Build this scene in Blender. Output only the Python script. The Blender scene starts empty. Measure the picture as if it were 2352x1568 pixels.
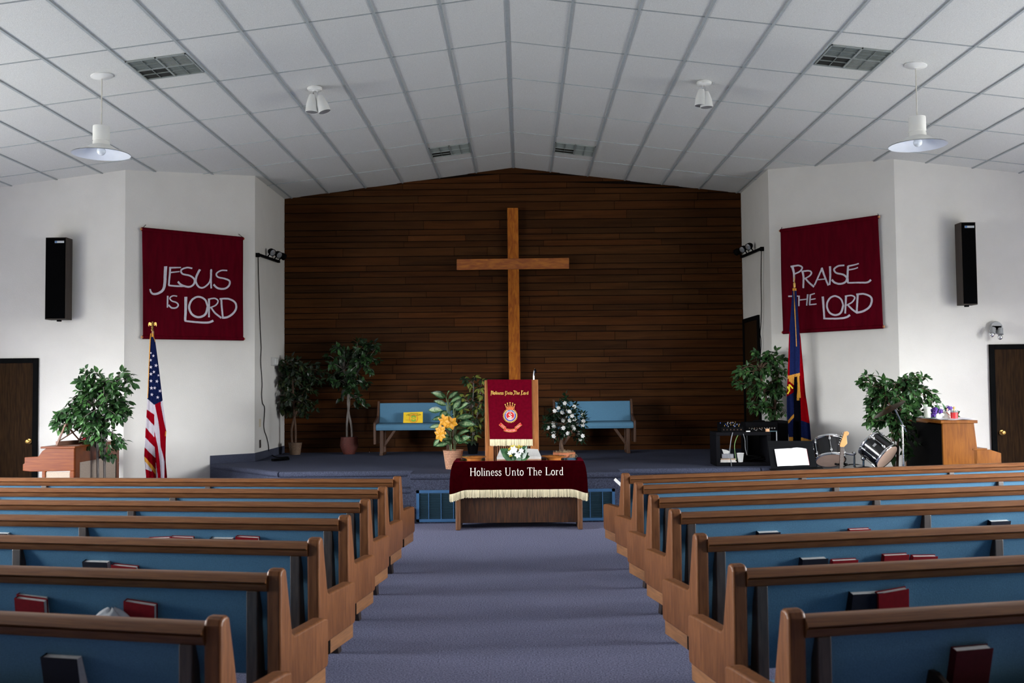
import bpy, bmesh, math, random
from math import sin, cos, pi, radians, sqrt, atan2
from mathutils import Vector, Matrix, Euler
random.seed(7)
SC = bpy.context.scene
COL = SC.collection

# ------------------------------------------------------------------ camera, light, exposure
F_PX, YAW, PITCH, ROLL = 2285.6, -0.00988, 0.04417, -0.00979
CAM_Z = 1.65
def cam_axes():
    fwd = Vector((sin(YAW) * cos(PITCH), cos(YAW) * cos(PITCH), sin(PITCH)))
    r = Vector((cos(YAW), -sin(YAW), 0)); u = r.cross(fwd)
    return (cos(ROLL) * r + sin(ROLL) * u, -sin(ROLL) * r + cos(ROLL) * u, fwd)
CR, CU, CF = cam_axes()
cam = bpy.data.cameras.new('camera'); camo = bpy.data.objects.new('camera', cam); COL.objects.link(camo)
cam.sensor_width = 36; cam.lens = F_PX / 2352 * 36; cam.clip_start = 0.05; cam.clip_end = 200
camo.matrix_world = Matrix(((CR.x, CU.x, -CF.x, 0), (CR.y, CU.y, -CF.y, 0), (CR.z, CU.z, -CF.z, CAM_Z), (0, 0, 0, 1)))
cam.dof.use_dof = True; cam.dof.focus_distance = 13.0; cam.dof.aperture_fstop = 4.0
SC.camera = camo
SC.view_settings.view_transform = 'Standard'; SC.view_settings.look = 'None'
SC.view_settings.gamma = 1; SC.view_settings.use_curve_mapping = False
SC.view_settings.exposure = 0.0
SC.cycles.use_denoising = True
SC.cycles.max_bounces = 10; SC.cycles.diffuse_bounces = 6
SC.cycles.sample_clamp_indirect = 6

SKY = 66
world = bpy.data.worlds.new('daylight'); SC.world = world; world.use_nodes = True
wn = world.node_tree; wn.nodes.clear()
wo = wn.nodes.new('ShaderNodeOutputWorld'); wb = wn.nodes.new('ShaderNodeBackground')
wt = wn.nodes.new('ShaderNodeTexCoord'); ws = wn.nodes.new('ShaderNodeSeparateXYZ')
wr = wn.nodes.new('ShaderNodeValToRGB')
wm = wn.nodes.new('ShaderNodeMath'); wm.operation = 'MULTIPLY_ADD'; wm.inputs[1].default_value = .5; wm.inputs[2].default_value = .5
wn.links.new(wt.outputs['Generated'], ws.inputs[0]); wn.links.new(ws.outputs['Z'], wm.inputs[0])
wn.links.new(wm.outputs[0], wr.inputs[0]); wn.links.new(wr.outputs[0], wb.inputs[0]); wn.links.new(wb.outputs[0], wo.inputs[0])
e = wr.color_ramp.elements
e[0].position = 0.47; e[0].color = (.215, .215, .20, 1)      # bright concrete and lawn outside, below the horizon
e[1].position = 0.53; e[1].color = (.96, .98, 1.0, 1)      # overcast sky
wb.inputs[1].default_value = SKY

# room constants (metres)
XC, RIDGE, SLOPE = -0.109, 5.205, 0.12595
YB = 16.12                      # back wall
XL, XR = -3.86, 3.59            # alcove side walls
YA = 14.33                      # where the alcove starts
DL, DR = (-5.24, 13.05), (4.915, 13.02)   # outer corners of the diagonal walls
YF = 13.05
WL, WR_ = -7.95, 7.75           # side walls
YREAR = -4.0
HP = 0.60                       # platform height
WINS = [(3.9, 5.15), (5.5, 6.75), (7.1, 8.35), (8.7, 9.95)]
WZ = (0.70, 2.80)
def ceil_z(x): return RIDGE - SLOPE * abs(x - XC)

for side, x in ((1, WL - .12), (-1, WR_ + .12)):
    for (y0, y1) in WINS:
        ld = bpy.data.lights.new('daylight_portal', 'AREA'); lo = bpy.data.objects.new('daylight_portal', ld); COL.objects.link(lo)
        ld.shape = 'RECTANGLE'; ld.size = WZ[1] - WZ[0]; ld.size_y = y1 - y0; ld.cycles.is_portal = True
        lo.location = (x, (y0 + y1) / 2, sum(WZ) / 2); lo.rotation_euler = (0, -side * pi / 2, 0)

# ------------------------------------------------------------------ photo measurements to points in the room
O = Vector((0, 0, CAM_Z))
def ray(px, py): return CF + (px - 1176) / F_PX * CR - (py - 784) / F_PX * CU
def P(px, py, Y): d = ray(px, py); return O + d * (Y / d.y)
def PZ(px, py, Z): d = ray(px, py); return O + d * ((Z - CAM_Z) / d.z)
def PX(px, py, X): d = ray(px, py); return O + d * (X / d.x)
def PL(px, py, p, n):
    d = ray(px, py); p = Vector(p); n = Vector(n); return O + d * ((p - O).dot(n) / d.dot(n))
def PC(px, py):
    d = ray(px, py)
    for s in (-1, 1):
        k = (RIDGE - CAM_Z + SLOPE * s * XC) / (d.z + SLOPE * s * d.x); q = O + d * k
        if s * (q.x - XC) >= -1e-6: return q

# ------------------------------------------------------------------ materials
MATS = {}
def mat(name, col, rough=.6, var=0, scale=8, bump=0, bscale=60, metal=0, stretch=(1, 1, 1), col2=None, spec=.5, coat=0, sheen=0, trans=0, dist=0, detail=4):
    if name in MATS: return MATS[name]
    m = bpy.data.materials.new(name); m.use_nodes = True; nt = m.node_tree; b = nt.nodes['Principled BSDF']
    b.inputs['Base Color'].default_value = (*col, 1); b.inputs['Roughness'].default_value = rough
    b.inputs['Metallic'].default_value = metal; b.inputs['Specular IOR Level'].default_value = spec
    b.inputs['Coat Weight'].default_value = coat; b.inputs['Sheen Weight'].default_value = sheen
    b.inputs['Transmission Weight'].default_value = trans
    if var or bump or col2:
        tc = nt.nodes.new('ShaderNodeTexCoord'); mp = nt.nodes.new('ShaderNodeMapping'); mp.inputs['Scale'].default_value = stretch
        nt.links.new(tc.outputs['Object'], mp.inputs[0])
    if var or col2:
        n = nt.nodes.new('ShaderNodeTexNoise'); n.inputs['Scale'].default_value = scale; n.inputs['Detail'].default_value = detail
        n.inputs['Distortion'].default_value = dist
        nt.links.new(mp.outputs[0], n.inputs['Vector'])
        r = nt.nodes.new('ShaderNodeValToRGB'); nt.links.new(n.outputs[0], r.inputs[0])
        c2 = col2 or tuple(c * (1 - var) for c in col); c1 = col if col2 else tuple(min(1, c * (1 + var)) for c in col)
        r.color_ramp.elements[0].position = .36; r.color_ramp.elements[0].color = (*c2, 1)
        r.color_ramp.elements[1].position = .64; r.color_ramp.elements[1].color = (*c1, 1)
        nt.links.new(r.outputs[0], b.inputs['Base Color'])
    if bump:
        n2 = nt.nodes.new('ShaderNodeTexNoise'); n2.inputs['Scale'].default_value = bscale; n2.inputs['Detail'].default_value = 3
        nt.links.new(mp.outputs[0], n2.inputs['Vector'])
        bp = nt.nodes.new('ShaderNodeBump'); bp.inputs['Strength'].default_value = bump; bp.inputs['Distance'].default_value = .01
        nt.links.new(n2.outputs[0], bp.inputs['Height']); nt.links.new(bp.outputs[0], b.inputs['Normal'])
    MATS[name] = m; return m
def attr_mat(name, attr, rough, stretch, lo, hi, bump=.3):
    """wood whose tone changes from board to board (stored per board) with streaky grain"""
    m = mat(name, (.1, .05, .02), rough, spec=.08); nt = m.node_tree; b = nt.nodes['Principled BSDF']
    a = nt.nodes.new('ShaderNodeAttribute'); a.attribute_name = attr
    tc = nt.nodes.new('ShaderNodeTexCoord'); mp = nt.nodes.new('ShaderNodeMapping'); mp.inputs['Scale'].default_value = stretch
    nt.links.new(tc.outputs['Object'], mp.inputs[0])
    n = nt.nodes.new('ShaderNodeTexNoise'); n.inputs['Scale'].default_value = 3; n.inputs['Detail'].default_value = 7; n.inputs['Distortion'].default_value = .6
    nt.links.new(mp.outputs[0], n.inputs['Vector'])
    r = nt.nodes.new('ShaderNodeValToRGB'); r.color_ramp.elements[0].position = .3; r.color_ramp.elements[1].position = .75
    r.color_ramp.elements[0].color = (*lo, 1); r.color_ramp.elements[1].color = (*hi, 1)
    nt.links.new(n.outputs[0], r.inputs[0])
    mx = nt.nodes.new('ShaderNodeMixRGB'); mx.blend_type = 'MULTIPLY'; mx.inputs[0].default_value = 1
    nt.links.new(r.outputs[0], mx.inputs[1]); nt.links.new(a.outputs['Color'], mx.inputs[2]); nt.links.new(mx.outputs[0], b.inputs['Base Color'])
    bp = nt.nodes.new('ShaderNodeBump'); bp.inputs['Strength'].default_value = bump; bp.inputs['Distance'].default_value = .004
    nt.links.new(n.outputs[0], bp.inputs['Height']); nt.links.new(bp.outputs[0], b.inputs['Normal'])
    return m
M_WALL = mat('painted_wall', (.715, .698, .662), .9, .02, 3, .25, 90)
M_TILE = mat('ceiling_tile', (.68, .682, .655), .95, .09, 130, .35, 160, detail=2)
M_GRID = mat('ceiling_grid', (.36, .39, .40), .7, .05, 20)
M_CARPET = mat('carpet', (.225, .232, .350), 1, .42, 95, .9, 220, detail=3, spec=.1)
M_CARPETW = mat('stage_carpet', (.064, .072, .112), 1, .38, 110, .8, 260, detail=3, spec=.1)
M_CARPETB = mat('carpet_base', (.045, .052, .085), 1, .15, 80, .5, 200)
M_BLUE = mat('blue_upholstery', (.080, .188, .290), .95, .12, 220, .3, 300, spec=.15)
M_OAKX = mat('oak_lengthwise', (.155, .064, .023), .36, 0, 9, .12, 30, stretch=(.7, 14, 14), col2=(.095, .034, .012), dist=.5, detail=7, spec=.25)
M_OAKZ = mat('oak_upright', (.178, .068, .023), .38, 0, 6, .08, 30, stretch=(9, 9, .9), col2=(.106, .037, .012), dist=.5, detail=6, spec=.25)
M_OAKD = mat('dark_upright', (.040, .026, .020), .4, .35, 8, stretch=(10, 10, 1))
M_BLACK = mat('black', (.002, .002, .0024), .7, .1, 20, spec=.04)
M_DKWOOD = mat('table_wood', (.075, .027, .008), .5, 0, 7, stretch=(10, 10, .8), col2=(.022, .009, .004), dist=.4, detail=6)
M_LECT = mat('lectern_wood', (.36, .140, .048), .4, 0, 7, stretch=(10, 10, .8), col2=(.25, .09, .028), dist=.4, detail=6, spec=.2)
M_CROSS = mat('cross_wood', (.42, .135, .013), .5, 0, 5, stretch=(5, 5, 1.2), col2=(.25, .062, .009), dist=.7, detail=6, spec=.15)
M_WHITE = mat('white_enamel', (.82, .82, .80), .3, .02, 10)
M_INNER = mat('shade_inside', (.78, .82, .90), .45, .02, 10)
M_CHROME = mat('chrome', (.85, .86, .88), .12, .03, 15, metal=1)
M_BRASS = mat('brass', (.50, .30, .09), .38, .08, 20, metal=1)
M_BANNER = mat('banner_cloth', (.080, .0005, .006), .85, .15, 5, .15, 300, stretch=(4, 4, .6), spec=.04)
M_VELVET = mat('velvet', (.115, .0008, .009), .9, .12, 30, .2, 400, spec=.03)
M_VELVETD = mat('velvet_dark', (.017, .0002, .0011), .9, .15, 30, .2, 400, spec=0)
M_LETTER = mat('silver_letters', (.55, .52, .60), .6, .05, 30)
M_CREAM = mat('cream', (.80, .70, .46), .8, .12, 200, stretch=(1, 1, .05))
M_GOLD = mat('gold_thread', (.85, .52, .12), .5, .1, 100)
M_RED = mat('red', (.55, .015, .02), .5, .06, 30)
M_EMBLUE = mat('emblem_blue', (.06, .07, .35), .6, .06, 60)
M_PAGE = mat('paper', (.74, .73, .70), .8, .05, 60)
M_LEAF = mat('leaf', (.036, .100, .026), .42, 0, 9, col2=(.012, .040, .013), spec=.3)
M_LEAFD = mat('leaf_dark', (.014, .038, .011), .4, 0, 9, col2=(.003, .011, .004))
M_TRUNK = mat('bark', (.11, .065, .042), .9, .35, 30, .4, 60, stretch=(2, 2, .4))
M_TRUNKG = mat('bark_grey', (.17, .15, .135), .9, .3, 30, .4, 60, stretch=(2, 2, .4))
M_DOOR = mat('door_wood', spec=.03, col=(.030, .015, .006), rough=.6, scale=6, stretch=(9, 9, .7), col2=(.014, .007, .004), dist=.4, detail=6)
M_FRAME = mat('door_frame_black', (.004, .0042, .0045), .8, .1, 10, spec=.02)
M_ORG = mat('organ_wood', (.150, .037, .006), .35, 0, 6, stretch=(.8, .8, 9), col2=(.105, .020, .0035), dist=.4, detail=6, spec=.2)
M_PIANO = mat('piano_wood', (.185, .062, .0065), .3, 0, 5, stretch=(6, 6, .8), col2=(.125, .038, .004), dist=.5, detail=6, spec=.2)

# ------------------------------------------------------------------ mesh building
class MB:
    def __init__(s): s.v = []; s.f = []; s.mi = []; s.cur = 0; s.M = Matrix.Identity(4)
    def add(s, vs, fs):
        n = len(s.v); s.v += [s.M @ Vector(v) for v in vs]; s.f += [[i + n for i in f] for f in fs]; s.mi += [s.cur] * len(fs)
    def box(s, a, b, M=None):
        x0, y0, z0 = a; x1, y1, z1 = b
        vs = [Vector(v) for v in ((x0,y0,z0),(x1,y0,z0),(x1,y1,z0),(x0,y1,z0),(x0,y0,z1),(x1,y0,z1),(x1,y1,z1),(x0,y1,z1))]
        if M is not None: vs = [M @ v for v in vs]
        s.add(vs, [(0,3,2,1),(4,5,6,7),(0,1,5,4),(1,2,6,5),(2,3,7,6),(3,0,4,7)])
    def cbox(s, c, size, rot=(0,0,0)):
        h = [q / 2 for q in size]; s.box([-q for q in h], h, Matrix.Translation(c) @ Euler(rot).to_matrix().to_4x4())
    def bar(s, p, q, w, h, up=(0,0,1)):
        p = Vector(p); q = Vector(q); d = q - p; L = d.length; z = d.normalized(); x = Vector(up).cross(z)
        if x.length < 1e-4: x = Vector((1,0,0)).cross(z)
        x.normalize(); y = z.cross(x)
        vs = [p + x*a*w/2 + y*b*h/2 + z*c*L for c in (0,1) for a, b in ((-1,-1),(1,-1),(1,1),(-1,1))]
        s.add(vs, [(3,2,1,0),(4,5,6,7),(0,1,5,4),(1,2,6,5),(2,3,7,6),(3,0,4,7)])
    def tube(s, pts, r, n=8, caps=True):
        pts = [Vector(p) for p in pts]; rs = r if isinstance(r, (list, tuple)) else [r] * len(pts)
        base = len(s.v); vs = []; fs = []; pa = None
        for i, p in enumerate(pts):
            d = (pts[min(i+1, len(pts)-1)] - pts[max(i-1, 0)]).normalized()
            if pa is None: a = d.cross(Vector((0,0,1))); a = a if a.length > .05 else d.cross(Vector((1,0,0)))
            else: a = pa - d * pa.dot(d)
            a.normalize(); pa = a; b = d.cross(a)
            vs += [p + (a * cos(2*pi*k/n) + b * sin(2*pi*k/n)) * rs[i] for k in range(n)]
        for i in range(len(pts) - 1):
            fs += [(i*n+k, i*n+(k+1)%n, (i+1)*n+(k+1)%n, (i+1)*n+k) for k in range(n)]
        if caps: fs += [tuple(range(n))[::-1], tuple((len(pts)-1)*n + k for k in range(n))]
        s.add(vs, fs)
    def lathe(s, prof, c=(0,0,0), n=24, M=None, sx=1, sy=1):
        vs = [Vector((r*cos(2*pi*k/n)*sx, r*sin(2*pi*k/n)*sy, z)) for r, z in prof for k in range(n)]
        T = Matrix.Translation(c) @ (M.to_4x4() if M is not None else Matrix.Identity(4))
        fs = [(i*n+k, i*n+(k+1)%n, (i+1)*n+(k+1)%n, (i+1)*n+k) for i in range(len(prof)-1) for k in range(n)]
        if prof[0][0] > 1e-5: fs.append(tuple(range(n))[::-1])
        if prof[-1][0] > 1e-5: fs.append(tuple((len(prof)-1)*n + k for k in range(n)))
        s.add([T @ v for v in vs], fs)
    def prism(s, poly, ex, both=True):
        """extrude a 3D polygon along ex"""
        poly = [Vector(p) for p in poly]; ex = Vector(ex); n = len(poly)
        s.add(poly + [p + ex for p in poly], [tuple(range(n))[::-1], tuple(range(n, 2*n))] + [(i, (i+1) % n, n+(i+1) % n, n+i) for i in range(n)])
    def ball(s, c, r, n=10, m=6, sz=1):
        s.lathe([(r*sin(pi*i/m) if 0 < i < m else 0, -r*cos(pi*i/m)*sz) for i in range(m+1)], c, n)
    def grid(s, fn, nu, nv, th=0, flip=False):
        """surface fn(u,v)->Vector, u,v in 0..1"""
        vs = [fn(i/nu, j/nv) for j in range(nv+1) for i in range(nu+1)]
        fs = []
        for j in range(nv):
            for i in range(nu):
                a = j*(nu+1)+i; q = (a, a+1, a+nu+2, a+nu+1); fs.append(q[::-1] if flip else q)
        s.add(vs, fs)
    def mesh(s, name, mats, org=(0,0,0), smooth=False, fix=True):
        me = bpy.data.meshes.new(name); o = Vector(org)
        me.from_pydata([tuple(v - o) for v in s.v], [], s.f)
        mats = mats if isinstance(mats, (list, tuple)) else [mats]
        for m in mats: me.materials.append(m)
        me.polygons.foreach_set('material_index', s.mi)
        if fix:
            bm = bmesh.new(); bm.from_mesh(me); bmesh.ops.recalc_face_normals(bm, faces=bm.faces); bm.to_mesh(me); bm.free()
        if smooth:
            me.polygons.foreach_set('use_smooth', [True] * len(me.polygons))
            if smooth != 'all': me.set_sharp_from_angle(angle=radians(38))
        me.update(); return me
    def build(s, name, mats, parent=None, org=(0,0,0), smooth=False, bevel=0, fix=True, solid=0, seg=2):
        o = bpy.data.objects.new(name, s.mesh(name, mats, org, smooth, fix)); COL.objects.link(o)
        if parent is not None: o.parent = parent
        else: o.location = org
        if solid: md = o.modifiers.new('thick', 'SOLIDIFY'); md.thickness = solid; md.offset = 0
        if bevel: md = o.modifiers.new('bev', 'BEVEL'); md.width = bevel; md.segments = seg; md.limit_method = 'ANGLE'; md.angle_limit = radians(40)
        return o
def tag(o, label, cat, group=None, kind=None):
    o['label'] = label; o['category'] = cat
    if group: o['group'] = group
    if kind: o['kind'] = kind
    return o
def thing(name, label, cat, loc=(0,0,0), rz=0, group=None):
    o = bpy.data.objects.new(name, None); COL.objects.link(o); o.location = loc; o.rotation_euler = (0, 0, rz); o.empty_display_size = .1
    return tag(o, label, cat, group)
def structure(o): o['kind'] = 'structure'; return o
def copy_tree(o, parent=None, first=True):
    c = o.copy(); COL.objects.link(c)
    if parent is not None: c.parent = parent
    for ch in [k for k in bpy.data.objects if k.parent == o]: copy_tree(ch, c)
    return c

# flat lettering: pen strokes laid on a plane through a mapping f(x, y) -> point
def stroke(mb, pts, w, f, nrm, th=.003, w2=None):
    """a pen stroke with mitred ribbon outline; pts 2D, w = width in the same units"""
    n = len(pts); L = []; Rr = []
    for i, p in enumerate(pts):
        a = pts[max(i-1, 0)]; b = pts[min(i+1, n-1)]; dx, dy = b[0]-a[0], b[1]-a[1]; l = sqrt(dx*dx+dy*dy) or 1
        ww = (w + ((w2 if w2 is not None else w) - w) * i / max(1, n-1)) / 2
        L.append((p[0] - dy/l*ww, p[1] + dx/l*ww)); Rr.append((p[0] + dy/l*ww, p[1] - dx/l*ww))
    nv = Vector(nrm) * th
    A = [Vector(f(*q)) for q in L]; B = [Vector(f(*q)) for q in Rr]
    vs = A + B + [q + nv for q in A] + [q + nv for q in B]; fs = []
    for i in range(n-1):
        fs += [(2*n+i, 2*n+i+1, 3*n+i+1, 3*n+i), (i, i+1, 2*n+i+1, 2*n+i), (n+i, 3*n+i, 3*n+i+1, n+i+1)]
    fs += [(0, 2*n, 3*n, n), (n-1, 2*n-1, 4*n-1, 3*n-1)]
    mb.add(vs, fs)
def smooth_pts(pts, k=4):
    out = []; n = len(pts)
    for i in range(n-1):
        p0, p1, p2, p3 = pts[max(i-1,0)], pts[i], pts[i+1], pts[min(i+2,n-1)]
        for j in range(k):
            t = j/k
            out.append(tuple(.5*((2*p1[c]) + (-p0[c]+p2[c])*t + (2*p0[c]-5*p1[c]+4*p2[c]-p3[c])*t*t + (-p0[c]+3*p1[c]-3*p2[c]+p3[c])*t**3) for c in range(len(p1))))
    out.append(tuple(pts[-1])); return out
def text_mesh(mb, s, f, size=1.0, nrm=(0,0,0), th=0.0, align='CENTER'):
    """flat lettering from the built-in face, mapped by f(x, y)"""
    cu = bpy.data.curves.new('t', 'FONT'); cu.body = s; cu.size = size; cu.align_x = align; cu.resolution_u = 3
    ob = bpy.data.objects.new('t', cu); COL.objects.link(ob)
    me = bpy.data.meshes.new_from_object(ob.evaluated_get(bpy.context.evaluated_depsgraph_get()))
    nv = Vector(nrm) * th
    mb.add([Vector(f(v.co.x, v.co.y)) + nv for v in me.vertices], [tuple(p.vertices) for p in me.polygons])
    bpy.data.objects.remove(ob); bpy.data.curves.remove(cu); bpy.data.meshes.remove(me)
# ------------------------------------------------------------------ the room shell
m = MB(); m.box((WL - .2, YREAR - .2, -.12), (WR_ + .2, YB + .3, 0)); structure(m.build('floor', M_CARPET))

# ceiling: two slopes, tiles above a bar grid
m = MB()
for s in (-1, 1):
    xe = WL - .2 if s < 0 else WR_ + .2
    p = [(XC, YREAR - .2, RIDGE), (xe, YREAR - .2, ceil_z(xe)), (xe, YB + .3, ceil_z(xe)), (XC, YB + .3, RIDGE)]
    m.prism(p if s > 0 else p[::-1], (0, 0, .12))
ceiling = structure(m.build('ceiling', M_TILE))
T = .6096; nT = cos(math.atan(SLOPE)) * T; Y0 = 15.0085
m = MB()
for s in (-1, 1):
    for k in range(1, 13):
        x = XC + s * k * nT
        if WL < x < WR_:
            m.bar((x, YREAR, ceil_z(x) - .004), (x, YB, ceil_z(x) - .004), .026, .012)
    for j in range(-1, 16):
        y = Y0 - j * 2 * T; xe = WL if s < 0 else WR_
        if y < YB: m.bar((XC, y, RIDGE - .003), (xe, y, ceil_z(xe) - .003), .012, .007, up=(0, 1, 0))
m.bar((XC, YREAR, RIDGE - .003), (XC, YB, RIDGE - .003), .034, .012)
m.build('grid_bar', M_GRID, ceiling)

def wall(name, a, b, holes=(), th=.15, z0=0, mt=None, outward=None):
    """vertical wall from a to b following the ceiling; holes = (t0, t1, z0, z1) in metres along it"""
    a = Vector((*a, 0)); b = Vector((*b, 0)); d = b - a; L = d.length; d.normalize()
    n = Vector(outward).normalized() * th if outward else Vector((-d.y, d.x, 0)) * th
    cuts = sorted({0, L} | {h[0] for h in holes} | {h[1] for h in holes} | ({(XC - a.x) / d.x} if abs(d.x) > .01 and 0 < (XC - a.x) / d.x < L else set()))
    m = MB()
    for t0, t1 in zip(cuts, cuts[1:]):
        p, q = a + d * t0, a + d * t1; tm = (t0 + t1) / 2
        segs = [(z0, None)]
        for h in holes:
            if h[0] < tm < h[1]:
                segs = ([(z0, h[2])] if h[2] > z0 else []) + [(h[3], None)]
        for lo, hi in segs:
            zt = (lambda x: ceil_z(x) + .05) if hi is None else (lambda x: hi)
            m.prism([(p.x, p.y, lo), (q.x, q.y, lo), (q.x, q.y, zt(q.x)), (p.x, p.y, zt(p.x))], n)
    return structure(m.build(name, mt or M_WALL))
wall('wall_left', (WL, YREAR), (WL, YF), [(y0 - YREAR, y1 - YREAR, *WZ) for y0, y1 in WINS], outward=(-1, 0, 0))
wall('wall_right', (WR_, YREAR), (WR_, YF), [(y0 - YREAR, y1 - YREAR, *WZ) for y0, y1 in WINS], outward=(1, 0, 0))
wall('wall_rear', (WL, YREAR), (WR_, YREAR), outward=(0, -1, 0), mt=mat('unseen_rear_dark', (.10, .055, .03), .7, .2, 6))  # rear wall is out of view; invented dark finish cuts bounced light
wall('wall_front_left', (WL, YF), DL, outward=(0, 1, 0))
wall('wall_front_right', (WR_, 12.99), DR, outward=(0, 1, 0))
wall('wall_diagonal_left', DL, (XL, YA), outward=(-1, 1, 0))
wall('wall_diagonal_right', DR, (XR, YA), outward=(1, 1, 0))
wall('wall_alcove_left', (XL, YA), (XL, YB + .1), outward=(-1, 0, 0))
wall('wall_alcove_right', (XR, YA), (XR, YB + .1), outward=(1, 0, 0))
for i, (side, x) in enumerate(((1, WL), (-1, WR_))):
    for j, (y0, y1) in enumerate(WINS):
        m = MB(); xo = x - side * .08
        for za, zb in ((WZ[0], WZ[0] + .05), (WZ[1] - .05, WZ[1]), (1.72, 1.76)): m.box((xo - .03, y0, za), (xo + .03, y1, zb))
        for ya, yb in ((y0, y0 + .05), (y1 - .05, y1), ((y0 + y1) / 2 - .02, (y0 + y1) / 2 + .02)): m.box((xo - .03, ya, WZ[0]), (xo + .03, yb, WZ[1]))
        structure(m.build('window_%d' % (i * 3 + j + 1), M_WHITE))

# board wall: individually toned boards of mixed widths
m = MB(); tones = []; rnd = random.Random(21)
m.box((XL - .1, YB + .02, HP), (XR + .1, YB + .15, 5.3)); tones += [(.1, .1, .1)] * 6
z = HP - .02; ybd = YB
while z < RIDGE:
    h = rnd.choice((.095, .10, .145, .145, .12)); x = XL
    while x < XR:
        w = rnd.uniform(.5, 2.6); x1 = min(XR, x + w)
        if XR - x1 < .25: x1 = XR
        lim = (RIDGE + .02 - z) / SLOPE - .02; xn = x1; x = max(x, XC - lim); x1 = min(x1, XC + lim)
        if x1 - x > .03:
            t = rnd.uniform(.70, 1.15); warm = rnd.uniform(.9, 1.1); d = rnd.uniform(0, .006)
            zt = lambda xx: min(z + h - .012, ceil_z(xx) + .02)
            xs = [x + .003, x1 - .003]
            if x < XC < x1: xs = [x + .003, XC, x1 - .003]
            for xa, xb in zip(xs, xs[1:]):
                if zt(xa) > z and zt(xb) > z:
                    m.prism([(xa, ybd - d, z), (xb, ybd - d, z), (xb, ybd - d, zt(xb)), (xa, ybd - d, zt(xa))], (0, .03 + d, 0))
                    tones += [(t * warm, t, t / warm)] * 6
        x = xn
    z += h
M_BOARD = attr_mat('cedar_boards', 'tone', .6, (.45, 1, 7), (.036, .0120, .0026), (.074, .0255, .0062))
ob = m.build('wall_back', M_BOARD, fix=False)
ca = ob.data.color_attributes.new('tone', 'FLOAT_COLOR', 'CORNER'); k = 0
for p, t in zip(ob.data.polygons, tones):
    for li in p.loop_indices: ca.data[li].color = (*t, 1)
structure(ob)

# platform with rolled carpet edge, centre projection, steps and carpeted skirting
BX0, BX1, BY, MY = -1.36, 1.17, 12.06, 12.50
dl = Vector((DL[0] - XL, DL[1] - YA)); dr = Vector((DR[0] - XR, DR[1] - YA))
pl = Vector((XL, YA)) + dl * .36; pr = Vector((XR, YA)) + dr * .36
out = [(XL, YB), (XR, YB), (XR, YA), tuple(pr), (2.95, MY), (BX1, MY), (BX1, BY), (BX0, BY), (BX0, MY), (-3.05, MY), tuple(pl), (XL, YA)]
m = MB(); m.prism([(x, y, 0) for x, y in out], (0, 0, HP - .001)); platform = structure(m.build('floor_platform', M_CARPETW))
m = MB(); edge = [(pr.x - .06, pr.y - .02), (2.95, MY), (BX1, MY), (BX1, BY), (BX0, BY), (BX0, MY), (-3.05, MY), (pl.x + .06, pl.y - .02)]
for a, b in zip(edge, edge[1:]): m.tube([(*a, HP - .036), (*b, HP - .036)], .037, 14)
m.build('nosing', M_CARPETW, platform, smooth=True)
m = MB()
for k, z in ((1, .40), (2, .20)):
    m.box((BX0 - .55, MY - .0 - .26 * k, 0), (BX0 - .02, MY, z)); m.tube([(BX0 - .55, MY - .26 * k, z - .025), (BX0 - .02, MY - .26 * k, z - .025)], .03, 12)
structure(m.build('trim_steps', M_CARPETW, smooth=True))
def skirt(name, a, b, z0, z1, off):
    a = Vector((*a, 0)); b = Vector((*b, 0)); o = Vector((*off, 0)); m = MB()
    m.prism([(a.x, a.y, z0), (b.x, b.y, z0), (b.x, b.y, z1), (a.x, a.y, z1)], o); return structure(m.build(name, M_CARPETB))
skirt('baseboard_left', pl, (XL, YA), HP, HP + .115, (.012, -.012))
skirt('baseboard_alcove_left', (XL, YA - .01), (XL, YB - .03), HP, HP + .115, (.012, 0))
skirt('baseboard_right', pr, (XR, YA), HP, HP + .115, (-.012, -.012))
# blue ventilation grille along the projection
gl = thing('vent_grille', 'long blue slatted grille low on the stage front behind the draped table', 'grille', (-.1, BY - .02, .02))
m = MB(); x0, x1, z0, z1 = BX0 + .07, BX1 - .07, .02, .40
for a, b in (((x0, z0), (x1, z0 + .035)), ((x0, z1 - .035), (x1, z1)), ((x0, z0), (x0 + .035, z1)), ((x1 - .035, z0), (x1, z1))): m.box((a[0], BY - .022, a[1]), (b[0], BY - .002, b[1]))
n = 16
for k in range(1, n): x = x0 + (x1 - x0) * k / n; m.box((x - .005, BY - .02, z0), (x + .005, BY - .002, z1))
m.build('frame', mat('grille_blue', (.035, .115, .25), .5, .05, 10), gl, gl.location)
m = MB(); m.box((x0, BY - .006, z0), (x1, BY - .002, z1)); k = z0 + .04
while k < z1 - .04: m.bar((x0, BY - .012, k), (x1, BY - .012, k), .016, .003, up=(0, .6, .8)); k += .0125
m.build('slats', mat('grille_slat', (.018, .055, .085), .5, .05, 10), gl, gl.location)

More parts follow.
